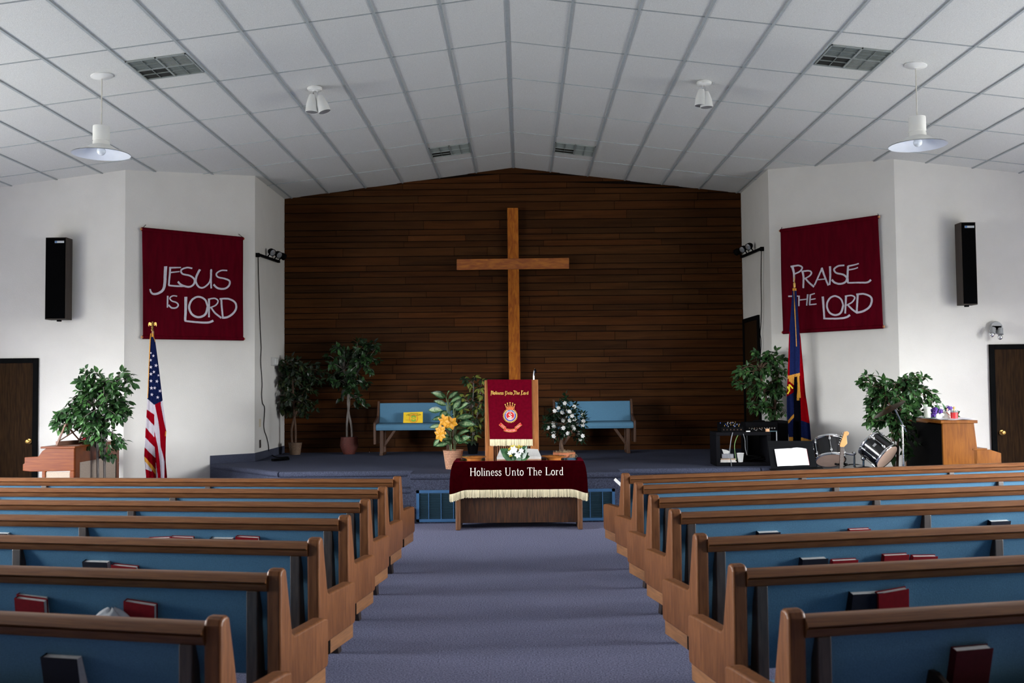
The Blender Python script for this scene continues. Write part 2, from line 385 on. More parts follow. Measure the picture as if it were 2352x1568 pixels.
# doors
def door(name, quad, n, knob=None):
    """quad = opening (p0, p1) base points on the wall face, height z0..z1; n = out of wall into the room"""
    p0, p1, z0, z1 = quad; p0 = Vector(p0); p1 = Vector(p1); d = (p1 - p0).normalized(); n = Vector(n); L = (p1 - p0).length; fw = .065
    def bx(m, t0, t1, a, b, o0, o1):
        q = p0 + d * t0 + n * o0; r = p0 + d * t1 + n * o0
        m.prism([(q.x, q.y, a), (r.x, r.y, a), (r.x, r.y, b), (q.x, q.y, b)], n * (o1 - o0))
    m = MB(); bx(m, fw, L - fw, z0 + .005, z1 - fw, .002, .014); r = structure(m.build(name, M_DOOR))
    m = MB(); bx(m, 0, fw, z0, z1, .001, .035); bx(m, L - fw, L, z0, z1, .001, .035); bx(m, fw, L - fw, z1 - fw, z1, .001, .035)
    m.build('door_frame', M_FRAME, r, bevel=.004)
    if knob is not None:
        c = p0 + d * knob + n * .014; c.z = z0 + .98; m = MB()
        R_ = Vector((0, 0, 1)).rotation_difference(n).to_matrix()
        m.lathe([(.0, 0), (.033, 0), (.033, .006), (.012, .012), (.012, .03), (.026, .04), (.03, .055), (.02, .068), (0, .072)], c, 18, R_)
        m.build('door_handle', M_BRASS, r, smooth=True)
    return r
q = P(88, 822, YF - .02); door('door_1', ((q.x - 1.0, YF, 0), (q.x, YF, 0), 0, q.z), (0, -1, 0), .89)
q = P(2270, 791, 13.0); door('door_2', ((q.x, 13.0, 0), (q.x + 1.0, 13.0, 0), 0, q.z), (0, -1, 0), .13)
door('door_3', ((XR, 15.0, 0), (XR, 16.05, 0), HP, PX(1744, 723, XR).z), (-1, 0, 0))

# ceiling vents
def vent(px, label, dk):
    c = [PC(*p) for p in px]; o = sum(c, Vector()) / 4; e1 = (c[1] - c[0] + c[2] - c[3]) / 2; e2 = (c[3] - c[0] + c[2] - c[1]) / 2
    sx = 1 if e1.x > 0 else -1; s = -1 if o.x < XC else 1
    ax = Vector((1, 0, -SLOPE * s)).normalized(); ay = Vector((0, -1, 0)); nz = ax.cross(ay).normalized(); nz = nz if nz.z < 0 else -nz
    W, H = .585, e2.length
    t = thing('ceiling_vent', label, 'vent', o, group='ceiling air vents')
    B = lambda m, u0, u1, v0, v1, z0, z1: m.prism([o + ax*u0 + ay*v0 + nz*z0, o + ax*u1 + ay*v0 + nz*z0, o + ax*u1 + ay*v1 + nz*z0, o + ax*u0 + ay*v1 + nz*z0], nz * (z1 - z0))
    m = MB(); w = .014
    for a in ((-W/2, W/2, -H/2, -H/2+w), (-W/2, W/2, H/2-w, H/2), (-W/2, -W/2+w, -H/2, H/2), (W/2-w, W/2, -H/2, H/2), (-.008, .008, -H/2, H/2), (-W/2, W/2, -.008, .008)): B(m, *a, .002, .014)
    m.build('frame', mat('vent_frame', (.30, .33, .32), .6, .03, 10), t, o)
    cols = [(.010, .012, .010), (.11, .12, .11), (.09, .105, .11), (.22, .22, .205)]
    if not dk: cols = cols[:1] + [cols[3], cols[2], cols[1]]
    for i, (u, v) in enumerate(((-1, -1), (1, -1), (-1, 1), (1, 1))):
        m = MB(); u0, u1 = sorted((u*.008, u*(W/2-w))); v0, v1 = sorted((v*.008, v*(H/2-w))); B(m, u0, u1, v0, v1, .001, .003)
        um, vm = (u0+u1)/2, (v0+v1)/2; m.cur = 1
        B(m, um-.002, um+.002, v0, v1, .003, .012); B(m, u0, u1, vm-.002, vm+.002, .003, .012)
        if i:
            for k in range(1, 9):
                vk = v0 + (v1-v0)*k/9; B(m, u0, u1, vk-.0012, vk+.0012, .003, .009)
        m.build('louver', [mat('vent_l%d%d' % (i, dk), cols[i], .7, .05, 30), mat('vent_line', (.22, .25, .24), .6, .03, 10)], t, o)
vent([(288, 140), (426, 121), (466, 164), (338, 182)], 'square ceiling vent above the left hanging lamp', 1)
vent([(1914, 103), (2052, 115), (1999, 161), (1871, 147)], 'square ceiling vent above and left of the right hanging lamp', 0)
vent([(985, 339), (1076, 328), (1084, 350), (992, 360)], 'far ceiling vent left of the ridge near the board wall', 1)
vent([(1277, 326), (1370, 336), (1360, 358), (1272, 348)], 'far ceiling vent right of the ridge near the board wall', 0)

# hanging lamps
def pendant(cx, cy, cyl, rim, label):
    c = PC(cx, cy); Y = c.y; X = c.x; s = -1 if X < XC else 1
    zt = P(cx, cyl[0], Y).z; zb = P(cx, cyl[1], Y).z; rc = (cyl[3] - cyl[2]) / 2 / F_PX * Y; rr = (rim[1] - rim[0]) / 2 / F_PX * Y
    zr = P((rim[0] + rim[1]) / 2, rim[2], Y).z
    t = thing('pendant_lamp', label, 'lamp', c, group='hanging lamps')
    m = MB(); Q = Vector((0, 0, -1)).rotation_difference(Vector((-SLOPE * s, 0, -1)).normalized()).to_matrix()
    m.lathe([(.105, 0), (.105, -.008), (.07, -.024), (.0, -.032)], c, 28, Q); m.build('canopy', M_WHITE, t, c, smooth=True)
    m = MB(); m.tube([(X, Y, c.z - .02), (X, Y, zt)], .0065, 8); m.build('cord', mat('cord_cream', (.62, .60, .54), .6, .05, 20), t, c)
    m = MB(); m.lathe([(0, zt), (rc * .97, zt), (rc, zt - .01), (rc, zb + .015), (rc*.93, zb + .013), (rc*.93, zb + .002), (rc, zb), (rc, zb - .035)], (X, Y, 0), 32)
    m.build('housing', M_WHITE, t, c, smooth=True)
    sh = [(rc, zb - .03), (rc + .02, zb - .037), (rr * .6, (zb - .035) * .52 + zr * .48), (rr, zr)]
    m = MB(); m.lathe(sh, (X, Y, 0), 48)
    m.f.pop(); m.mi.pop(); m.f.pop(); m.mi.pop()
    m.build('shade', M_WHITE, t, c, smooth='all', fix=True)
    m = MB(); m.lathe([(r - .004 if r > rc else r - .01, z_ - .004) for r, z_ in sh], (X, Y, 0), 48); m.f.pop(); m.mi.pop()
    m.build('reflector', M_INNER, t, c, smooth='all')
    m = MB(); m.ball((X, Y, zb - .09), .042, 16, 10); m.tube([(X, Y, zb - .03), (X, Y, zb - .06)], .018, 12)
    m.build('bulb', mat('bulb_glass', (.8, .84, .88), .08, .02, 10, spec=.8), t, c, smooth=True)
pendant(234, 174, (290, 326, 216, 254), (168, 299, 354), 'white hanging lamp over the left pews, below the left square vent')
pendant(2103, 150, (269, 306, 2087, 2125), (2043, 2173, 334), 'white hanging lamp over the right pews')

# twin ceiling spotlights
def twin(cx, cy, heads, label):
    c = PC(cx, cy); t = thing('twin_spotlight', label, 'spotlight', c, group='twin ceiling spotlights')
    m = MB(); m.lathe([(.08, .0), (.083, -.015), (.075, -.032), (.05, -.04), (0, -.042)], c, 28); m.build('canopy', M_WHITE, t, c, smooth=True)
    for (a, b) in heads:
        top = P(*a, c.y); bot = P(*b, c.y); d = (bot - top); L = d.length; d.normalize()
        Q = Vector((0, 0, -1)).rotation_difference(d).to_matrix()
        m = MB(); m.lathe([(.004, 0), (.030, -.008), (.046, -.05), (.062, -L * .55), (.070, -L), (.066, -L), (.058, -L * .75), (.0, -L * .7)], top, 28, Q)
        h = m.build('head', M_WHITE, t, c, smooth=True)
        m = MB(); m.lathe([(.0655, -L + .002), (.057, -L * .8), (.04, -L * .74), (0, -L * .72)], top, 28, Q); m.build('reflector', mat('reflector_grey', (.34, .34, .35), .35, .1, 20, metal=.3), h, c, smooth=True)
        m = MB(); k = Vector((top.x * .6 + c.x * .4, c.y, c.z - .03)); m.tube([k, k + Vector((0, 0, -.04)), top], .008, 8); m.ball(tuple(top), .012); m.build('swivel', M_CHROME, h, c, smooth=True)
twin(723, 201, [((717, 216), (716, 258)), ((733, 219), (746, 257))], 'white twin spotlight on the ceiling left of the ridge, heads splayed apart')
twin(1617, 188, [((1611, 204), (1610, 243)), ((1621, 209), (1623, 247))], 'white twin spotlight on the ceiling right of the ridge, heads overlapping')

# wall speakers
def wspeak(x0, x1, y0, y1, wy, label, side):
    a = P(x0, y0, wy - .26); b = P(x1, y1, wy - .26); t = thing('wall_speaker', label, 'speaker', ((a.x+b.x)/2, wy - .1, b.z), group='wall speakers')
    m = MB(); m.box((a.x, wy - .25, b.z), (b.x, wy - .07, a.z)); m.build('cabinet', mat('speaker_walnut', (.022, .013, .008), .7, .3, 12, stretch=(4, 4, .5)), t, t.location, bevel=.004)
    m = MB(); m.box((a.x + .012, wy - .262, b.z + .012), (b.x - .012, wy - .248, a.z - .012)); m.build('grille', mat('speaker_cloth', (.002, .002, .0023), 1, .3, 300, spec=0), t, t.location)
    m = MB(); cx = b.x - .085; m.box((cx - .06, wy - .266, a.z - .075), (cx + .06, wy - .26, a.z - .048)); m.cur = 1; m.box((cx - .058, wy - .268, a.z - .073), (cx - .03, wy - .264, a.z - .05))
    m.build('badge', [mat('badge_silver', (.5, .52, .55), .4, .05, 20), mat('badge_blue', (.08, .2, .45), .4, .05, 20)], t, t.location)
    m = MB(); m.tube([((a.x+b.x)/2, wy - .14, b.z), ((a.x+b.x)/2, wy - .14, b.z - .02)], .03, 10); m.build('swivel_knob', M_BLACK, t, t.location)
    m = MB(); m.bar(((a.x+b.x)/2, wy - .001, (a.z+b.z)/2), ((a.x+b.x)/2, wy - .08, (a.z+b.z)/2), .08, .3); m.build('bracket', M_BLACK, t, t.location)
wspeak(104, 150, 545, 733, YF, 'tall black column speaker on the front wall above the left door side', -1)
wspeak(2207, 2247, 510, 699, 12.99, 'tall black column speaker on the front wall on the right', 1)

# emergency light with two lamps over the right door
c = P(2287, 752, 12.95); t = thing('emergency_light', 'grey emergency light with two round lamp heads above the right door', 'light', c)
m = MB(); m.lathe([(.0, .03), (.075, .03), (.085, 0), (.07, -.03), (0, -.04)], c, 20, Matrix.Rotation(pi/2, 3, 'X')); m.box(c + Vector((-.06, -.03, -.03)), c + Vector((.06, .03, .02))); m.build('housing', mat('grey_plastic', (.28, .29, .30), .5, .05, 10), t, c, smooth=True)
for (ax_, ay_, bx_, by_) in ((2281, 756, 2278, 768), (2298, 757, 2297, 774)):
    a = P(ax_, ay_, 12.86); b = P(bx_, by_, 12.84); m = MB(); Q = Vector((0, 0, -1)).rotation_difference((b - a).normalized()).to_matrix()
    m.lathe([(.0, .03), (.03, .02), (.036, -.05), (.04, -.06)], a, 16, Q); h = m.build('lamp_head', MATS['grey_plastic'], t, c, smooth=True)
    m = MB(); m.ball(b, .034, 14, 8); m.build('lens', M_CHROME, h, c, smooth=True)

# track lights on the alcove side walls, with a dangling cable
def track(X, a, b, heads, label, s):
    A = PX(*a, X + s*.03); B = PX(*b, X + s*.03); t = thing('track_light', label, 'light', A, group='alcove track lights')
    m = MB(); m.bar(A, B, .035, .035); m.bar(A + Vector((0, 0, -.04)), A + Vector((0, 0, .02)), .04, .05); m.build('rail', M_BLACK, t, A)
    for (hx, hy, f) in heads:
        d0 = A.lerp(B, f); c_ = P(hx, hy, d0.y + .02) if False else Vector((d0.x + s*.06, d0.y, d0.z + .09)); dr_ = Vector((s*.55, -.45 if hy else .7, -.35)).normalized()
        Q = Vector((0, 0, 1)).rotation_difference(dr_).to_matrix(); m = MB()
        m.lathe([(0, -.05), (.03, -.045), (.05, -.01), (.055, .05), (.048, .05), (.04, .0), (0, -.01)], c_, 18, Q); m.tube([d0, c_], .01, 8); h = m.build('head', M_BLACK, t, A, smooth=True)
        m = MB(); m.lathe([(.047, .045), (.03, .05), (0, .052)], c_, 16, Q); m.build('lens', mat('lamp_glass', (.5, .52, .55), .1, .05, 9, metal=.6), h, A, smooth=True)
    return A
A = track(XL, (592, 584), (641, 601), [(616, 1, .42), (630, 1, .74), (648, 0, .96)], 'black track light with three heads on the left alcove wall', 1)
B = track(XR, (1750, 570), (1703, 590), [(1728, 1, .38), (1715, 1, .68), (1694, 0, .98)], 'black track light with three heads on the right alcove wall', -1)
def cable(name, pxs, fn, label, r=.006):
    m = MB(); pts = smooth_pts([tuple(fn(*p)) for p in pxs], 5); m.tube(pts, r, 6)
    o = m.build(name, M_BLACK, org=Vector(pts[0]), smooth=True); return tag(o, label, 'cable')
cable('cable', [(593, 588), (594, 640), (596, 700), (598, 760), (600, 798), (599, 830), (602, 880), (601, 905), (603, 925), (608, 938), (606, 980), (613, 1005), (617, 1025), (617, 1036)], lambda x, y: PX(x, y, XL + .012), 'black cable hanging down the left alcove wall from the track light')
cable('cable', [(1749, 573), (1748, 640), (1749, 700), (1748, 740), (1746, 765), (1748, 790), (1744, 850), (1736, 930), (1735, 960)], lambda x, y: PX(x, y, XR - .04), 'black cable hanging beside the alcove door on the right')
t = thing('power_strip', 'black power strip with tangled cable on the stage floor at left', 'power strip', PZ(645, 1052, HP))
m = MB(); a = PZ(626, 1056, HP + .02); b = PZ(662, 1053, HP + .02); m.bar(a, b, .06, .035); m.build('strip', M_BLACK, t, t.location, bevel=.004)
m = MB(); m.tube(smooth_pts([tuple(PZ(617, 1038, HP + .01)), tuple(PZ(630, 1048, HP + .02)), tuple(PZ(645, 1050, HP + .03)), tuple(PZ(662, 1049, HP + .04)), tuple(PZ(652, 1055, HP + .02))], 5), .008, 6); m.build('cord', M_BLACK, t, t.location)
t = thing('thermostat', 'grey wall control box on the left alcove wall beside the leafy tree', 'wall control', PX(629, 830, XL + .01))
m = MB(); a = PX(622, 820, XL); b = PX(636, 840, XL); m.box((XL, a.y, b.z), (XL + .05, b.y, a.z)); m.build('box', mat('control_grey', (.55, .55, .54), .6, .03, 9), t, t.location, bevel=.006)
m = MB(); a = PX(624, 823, XL); b = PX(630, 837, XL); m.box((XL + .05, a.y, b.z), (XL + .058, b.y, a.z)); m.build('cover', M_WHITE, t, t.location)
for x, y0, y1, mt, lb, nm in ((597, 962, 980, mat('almond', (.62, .55, .42), .5, .03, 9), 'beige switch plate on the left alcove wall', 'switch_plate'), (597, 1010, 1028, mat('outlet_dark', (.06, .05, .045), .5, .05, 9), 'dark outlet plate low on the left alcove wall', 'outlet_plate')):
    a = PX(x - 1, y0, XL); b = PX(x + 1, y1, XL); m = MB(); m.box((XL, a.y - .02, b.z), (XL + .008, a.y + .06, a.z)); o = Vector((XL, a.y, b.z))
    m.cur = 0; m.box((XL + .008, a.y + .01, (a.z + b.z)/2 - .02), (XL + .014, a.y + .03, (a.z + b.z)/2 + .02)); tag(m.build(nm, mt, org=o, bevel=.002), lb, 'wall plate')

# the cross
t = thing('wall_cross', 'large orange-brown wooden cross mounted on the board wall', 'cross', (-.12, YB - .03, 1.2))
yc = YB - .16
def quad(m, pts, y0, y1): m.prism([(p.x, y0, p.z) for p in pts], (0, y1 - y0, 0))
q0 = P(1198, 1000, yc); m = MB(); quad(m, [P(1170, 960, yc), P(1196.5, 960, yc), P(1190, 477, yc), P(1165, 477, yc)], yc, yc + .06); m.build('upright_beam', M_CROSS, t, t.location, bevel=.005)
m = MB(); quad(m, [P(1049, 620, yc), P(1307, 617, yc), P(1307, 592, yc), P(1049, 595, yc)], yc - .012, yc + .048); m.build('cross_beam', mat('cross_wood_h', (.42, .135, .013), .5, 0, 5, stretch=(1.2, 5, 5), col2=(.25, .062, .009), dist=.7, detail=6), t, t.location, bevel=.005)
m = MB(); 
for yy in (540, 700, 900): p = P(1180, yy, yc); m.box((p.x - .04, yc + .05, p.z - .03), (p.x + .04, YB - .004, p.z + .03))
m.build('mounting_block', M_BLACK, t, t.location)
# ------------------------------------------------------------------ pews
PLEN, BAYS = 5.06, (.13, 1.765, 3.345, 4.93)
def end_panel_mesh(sgn, x0):
    """L-shaped pew end: narrow back post and low arm block; x0 = outer face, thickness inwards"""
    pr = [(0, .30), (-.005, .84), (.004, .858), (.02, .866), (.045, .866), (.06, .855), (.064, .84), (.118, .60), (.126, .566), (.15, .552), (.50, .545), (.545, .535), (.55, .515), (.55, .322), (.535, .305)]
    m = MB(); m.prism([(x0, y, z) for y, z in pr], (sgn * .066, 0, 0)); return m
def make_pew(s):
    """s = +1: pew runs towards +x from its aisle end, s = -1: towards -x"""
    t = thing('pew', 'pew', 'pew')
    for x0, d in ((0, 1), (PLEN, -1)):
        m = end_panel_mesh(s * d, s * x0); e_ = m.build('end_panel', M_OAKZ, t, bevel=.016, seg=3)
        m = MB(); a, b = sorted((s * (x0 + d * .012), s * (x0 + d * .05))); m.box((a, .19, .225), (b, .54, .31)); m.cur = 1; m.box((a, .165, .225), (b, .19, .31))
        m.build('lower_board', [mat('oak_light', (.25, .11, .04), .4, .2, 8, stretch=(9, 1, 9)), M_BLACK], e_, bevel=.003)
    a, b = sorted((s * .06, s * (PLEN - .06)))
    pr = [(-.006, .772), (-.012, .778), (-.020, .803), (-.012, .807), (-.028, .811), (-.032, .816), (-.008, .838), (.004, .843), (.045, .843), (.058, .835), (.058, .772)]
    m = MB(); m.prism([(a, y, z) for y, z in pr], (b - a, 0, 0)); m.build('top_rail', M_OAKX, t, smooth=True)
    m = MB(); m.prism([(a, y, z) for y, z in ((.004, .79), (.05, .79), (.205, .41), (.145, .37))], (b - a, 0, 0)); m.build('backrest', M_BLUE, t, bevel=.008)
    pr = [(.15, .40), (.15, .455), (.2, .468), (.5, .475), (.545, .465), (.558, .44), (.55, .405), (.53, .395)]
    m = MB(); m.prism([(a, y, z) for y, z in pr], (b - a, 0, 0)); m.build('seat', M_BLUE, t, smooth=True)
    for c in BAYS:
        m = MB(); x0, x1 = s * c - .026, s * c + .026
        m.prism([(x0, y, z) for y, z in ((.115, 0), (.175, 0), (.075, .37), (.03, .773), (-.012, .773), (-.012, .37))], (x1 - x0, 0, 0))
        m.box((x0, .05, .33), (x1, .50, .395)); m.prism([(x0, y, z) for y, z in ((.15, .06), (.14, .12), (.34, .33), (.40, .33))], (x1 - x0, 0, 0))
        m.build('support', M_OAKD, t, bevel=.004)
    for c0, c1 in zip(BAYS, BAYS[1:]):
        cx = s * (c0 + c1) / 2; w = .36; m = MB()
        m.box((cx - w, -.05, .47), (cx + w, .118, .485)); m.box((cx - w, -.065, .47), (cx + w, -.05, .56)); m.box((cx - w, .1, .50), (cx + w, .112, .515))
        for e_ in (-1, 1): m.prism([(cx + e_ * w - .012, y, z) for y, z in ((-.065, .46), (.12, .46), (.085, .612), (.03, .612), (-.06, .57))], (.024, 0, 0))
        m.build('book_rack', mat('rack_dark', (.018, .011, .007), .5, .3, 8, spec=.3), t, bevel=.004)
    return t
# aisle-end rear corner (x, y) at post top, and angle of each row (degrees), front to back
# post outer-face rear top corner in the photo, height .866
LP = [(920, 1094, 7.2), (887, 1118, 7.4), (848, 1147, 7.6), (802, 1184, 8.8), (735, 1236, 10.4), (648, 1308, 10.6), (512, 1419, 12.6)]
RP = [(1430, 1087, 14.6), (1459, 1108, 13.2), (1493, 1137, 12.5), (1540, 1170, 11.6), (1597, 1227, 11.6), (1680, 1298, 11.6), (1806, 1403, 12.2)]
ORD = ['front row', 'second row', 'third row', 'fourth row', 'fifth row', 'sixth row', 'nearest row']
PEWS = {}
for side, s, rows in (('left', -1, LP), ('right', 1, RP)):
    proto = make_pew(s)
    for i, (px, py, ang) in enumerate(rows):
        o = proto if i == 0 else copy_tree(proto)
        q = PZ(px, py, .866); o.location = (q.x - (.005 if s < 0 else -.005), q.y, 0); o.rotation_euler = (0, 0, radians(ang) * s)
        o['group'] = 'pews on the %s of the aisle' % side
        o['label'] = 'oak and blue pew %s of the aisle, %s%s' % (side, ORD[i], {0: ' next to the stage', 6: ' closest to the camera'}.get(i, ' counted from the stage'))
        PEWS[side, i] = o
# ------------------------------------------------------------------ books in the racks
def make_book(kind, cov, th=.035, w=.15, h=.215):
    t = thing('book', 'book', 'book'); m = MB()
    m.box((-w/2, 0, 0), (w/2, .003, h)); m.box((-w/2, th - .003, 0), (w/2, th, h)); m.box((-w/2, 0, 0), (-w/2 + .004, th, h)) if kind != 'r' else m.box((w/2 - .004, 0, 0), (w/2, th, h))
    m.build('cover', cov, t, bevel=.0015)
    m = MB(); a, b = (-w/2 + .004, w/2 - .006) if kind != 'r' else (-w/2 + .006, w/2 - .004)
    m.box((a, .003, .004), (b, th - .003, h - .005)); m.build('pages', M_PAGE, t); return t
C_RED = mat('hymnal_red', (.20, .003, .008), .6, .08, 40, spec=.12); C_NAVY = mat('bible_navy', (.005, .006, .014), .6, .1, 40, spec=.15); C_MAR = mat('book_maroon', (.055, .003, .006), .6, .08, 40, spec=.12)
BK = {k: make_book('l', c, th) for k, c, th in (('red', C_RED, .030), ('navy', C_NAVY, .055), ('maroon', C_MAR, .035))}
used = set()
def place_book(kind, side, row, pxs, label, tilt=0, lean=None, yoff=0):
    """pxs = (x0, x1, ytop) of the cover's top edge in the photo; stands in the rack of that pew"""
    pew = PEWS[side, row]; s = -1 if side == 'left' else 1; ang = pew.rotation_euler[2]
    px = (pxs[0] + pxs[1]) / 2; M = Matrix.Translation(pew.location) @ Matrix.Rotation(ang, 4, 'Z'); Mi = M.inverted()
    d = ray(px, pxs[2]); o_l = Mi @ O; d_l = Mi.to_3x3() @ d; yp = .0 - yoff; k = (yp - o_l.y) / d_l.y; q = o_l + d_l * k
    o = BK[kind] if kind not in used else copy_tree(BK[kind]); used.add(kind)
    L = Matrix.Translation((q.x, .040 - yoff, max(.487, min(.53, q.z - .205)))) @ Matrix.Rotation(radians(13 if lean is None else lean), 4, 'X') @ Matrix.Rotation(radians(tilt), 4, 'Y')
    W = M @ L; o.location = W.translation; o.rotation_euler = W.to_euler(); o['label'] = label; o['group'] = 'books in the pew racks'
    return o
B_ = place_book
B_('navy', 'left', 6, (88, 180, 1515), 'thick black book in the rack of the nearest left pew', lean=11)
B_('red', 'left', 5, (25, 96, 1378), 'red hymnal at the left end of the sixth-row left rack, in front of its twin', tilt=5, yoff=.012)
B_('red', 'left', 5, (32, 103, 1368), 'red hymnal at the left end of the sixth-row left rack, behind its twin', tilt=5, yoff=-.024, lean=15)
B_('red', 'left', 5, (272, 345, 1386), 'red hymnal leaning beside the clear plastic bag on the left', tilt=7)
B_('navy', 'left', 4, (192, 245, 1292), 'black book in the fifth-row left rack beside a red one')
B_('red', 'left', 4, (249, 310, 1302), 'red hymnal in the fifth-row left rack beside a black one', tilt=4)
B_('red', 'left', 3, (348, 388, 1237), 'barely visible red hymnal, leftmost of four in the fourth-row left rack', tilt=-3)
B_('red', 'left', 3, (392, 440, 1235), 'red hymnal, second from left of four in the fourth-row left rack', tilt=1, yoff=.01)
B_('navy', 'left', 3, (486, 530, 1238), 'black book, third from left of four in the fourth-row left rack')
B_('red', 'left', 3, (538, 592, 1235), 'red hymnal, rightmost of four in the fourth-row left rack', tilt=2, yoff=.01)
B_('navy', 'left', 3, (-30, 18, 1226), 'dark book at the left edge of the photo behind the fourth left pew')
B_('maroon', 'right', 6, (2190, 2282, 1500), 'dark maroon book in the rack of the nearest right pew', tilt=-1, lean=15)
B_('navy', 'right', 5, (1962, 2022, 1365), 'thick black book in the sixth-row right rack beside a red hymnal')
B_('red', 'right', 5, (2028, 2098, 1358), 'red hymnal in the sixth-row right rack beside a thick black book', tilt=-7, yoff=.012)
B_('navy', 'right', 4, (1843, 1900, 1285), 'black book, leftmost of four in the fifth-row right rack')
B_('red', 'right', 4, (1912, 1970, 1288), 'red hymnal, second from left of four in the fifth-row right rack', tilt=0)
B_('red', 'right', 4, (2029, 2088, 1276), 'red hymnal, third from left of four in the fifth-row right rack', tilt=0, yoff=.005)
B_('red', 'right', 4, (2094, 2150, 1279), 'red hymnal, rightmost of four in the fifth-row right rack', tilt=2)
B_('navy', 'right', 3, (1744, 1790, 1224), 'book showing white pages in the fourth-row right rack near the aisle')
B_('red', 'right', 3, (1955, 1995, 1222), 'barely visible red hymnal in the middle of the fourth-row right rack')
B_('navy', 'right', 3, (2276, 2320, 1198), 'book showing white pages in the fourth-row right rack far from the aisle')
# clear plastic bag in the left rack
pw = PEWS['left', 5]; c = P(255, 1420, pw.location.y + .13); t = thing('plastic_bag', 'crumpled clear plastic bag in the left rack beside a leaning red hymnal', 'bag', c)
m = MB(); rb = random.Random(3)
def bagf(u, v):
    a = 2 * pi * u; r = (.105 + .012 * sin(3*a) + .008 * sin(7*a + 1)) * (sin(v * pi / 2 + .05)) ** .7; return c + Vector((r * cos(a), r * .45 * sin(a), .045 - .10 * v + .006 * sin(5*a + v*6)))
m.grid(bagf, 40, 10)
m.build('film', mat('clear_plastic', (.80, .82, .84), .22, .06, 20, trans=.45, spec=.8), t, c, smooth='all')
# open book lying on the front bench at right
q = PZ(1421, 1136, .49); t = thing('book', 'open book with pale pages standing behind the front right pew end', 'book', (q.x + .06, q.y + .02, .475)); t['group'] = 'books at the front right pew'
o_ = Vector((q.x + .06, q.y + .02, .475)); m = MB(); m.bar(o_ + Vector((-.09, 0, .17)), o_ + Vector((.06, 0, .03)), .03, .2, up=(0, 1, 0)); m.build('pages', M_PAGE, t, o_)
m = MB(); m.bar(o_ + Vector((-.075, .02, .16)), o_ + Vector((.07, .02, .0)), .01, .22, up=(0, 1, 0)); m.build('cover', C_NAVY, t, o_)
# ------------------------------------------------------------------ plants
def leaf(m, p, d, up, L, W, fold=.25, droop=.25, curl=0):
    d = d.normalized(); s = d.cross(up)
    if s.length < 1e-3: s = d.cross(Vector((1, 0, 0)))
    s.normalize(); n = s.cross(d).normalized()
    w1 = s*W*.5; up1 = n*fold*W*.5; vs = [p]
    for t_, k_ in ((.14, .55), (.36, 1), (.62, .86), (.84, .42)):
        c = p + d*L*t_ - n*droop*L*.5*t_*t_; vs += [c - w1*k_ + up1*k_, c, c + w1*k_ + up1*k_]
    vs.append(p + d*L - n*droop*L*.5)
    m.add(vs, [(0,2,1), (0,3,2)] + [q for i in (1, 4, 7) for q in ((i, i+1, i+4, i+3), (i+1, i+2, i+5, i+4))] + [(10, 11, 13), (11, 12, 13)])
def rvec(r): 
    while True:
        v = Vector((r.uniform(-1,1), r.uniform(-1,1), r.uniform(-1,1)))
        if .05 < v.length < 1: return v.normalized()
def ficus(name, label, base, lobes, trunks, pot=None, seed=1, twigs=60, leaf_l=.075, lm=None, tm=None, per=13, group='leafy indoor trees', clamp=lambda p: p):
    """base point on the floor; lobes = [(centre, (rx, ry, rz), share)]; trunks = [[points...]]"""
    r = random.Random(seed); base = Vector(base); t = thing(name, label, 'plant', base, group=group)
    m = MB()
    for tr in trunks: m.tube(smooth_pts([tuple(p) for p in tr], 4), .017, 8)
    tops = [Vector(tr[-1]) for tr in trunks]; joints = [Vector(p) for tr in trunks for p in tr[len(tr)//2:]]
    lf = MB(); tot = sum(l[2] for l in lobes)
    for c, rad, sh in lobes:
        c = Vector(c)
        for k in range(int(twigs * sh / tot)):
            v = rvec(r); q = r.uniform(.55, 1.0) ** .7; tip = clamp(c + Vector((v.x*rad[0]*q, v.y*rad[1]*q, v.z*rad[2]*q)))
            cand = [j for j in joints if j.z < tip.z + .12] or joints
            j = min(cand, key=lambda j: (j - tip).length + r.uniform(0, .25))
            mid = (j + tip) / 2 + Vector((0, 0, r.uniform(.02, .10))) + rvec(r) * .03
            pts = [Vector(p) for p in smooth_pts([tuple(j), tuple(mid), tuple(tip), tuple(tip + (tip - mid).normalized() * .05 + Vector((0, 0, -.03)))], 5)]
            m.tube(pts, [.006 - .0045 * i / (len(pts) - 1) for i in range(len(pts))], 4, caps=False)
            n0 = int(len(pts) * .3)
            for i in range(per):
                f = n0 + (len(pts) - 1 - n0) * i / (per - 1); a = pts[min(len(pts) - 1, int(f))]; b = pts[min(len(pts) - 1, int(f) + 1)]; p = a.lerp(b, f % 1)
                dd = (b - a).normalized() if (b - a).length > 1e-5 else (tip - mid).normalized()
                d = dd * .6 + rvec(r) * .9 + Vector((0, 0, -.22)); L = leaf_l * r.uniform(.7, 1.25)
                lf.cur = 0 if r.random() < .72 else 1
                leaf(lf, clamp(p + d.normalized() * .012), clamp(p + d * .1) - clamp(p) if clamp(p + d * .1) != p + d * .1 else d, Vector((0, -.3, .8)) + rvec(r) * .6, L, L * .56, droop=r.uniform(.1, .6))
    m.build('trunk', tm or M_TRUNK, t, base, smooth=True)
    lf.build('foliage', lm or [M_LEAF, mat('leaf_light', (.070, .180, .045), .35, 0, 9, col2=(.024, .070, .018))], t, base, fix=False)
    if pot: pot(t, base)
    return t
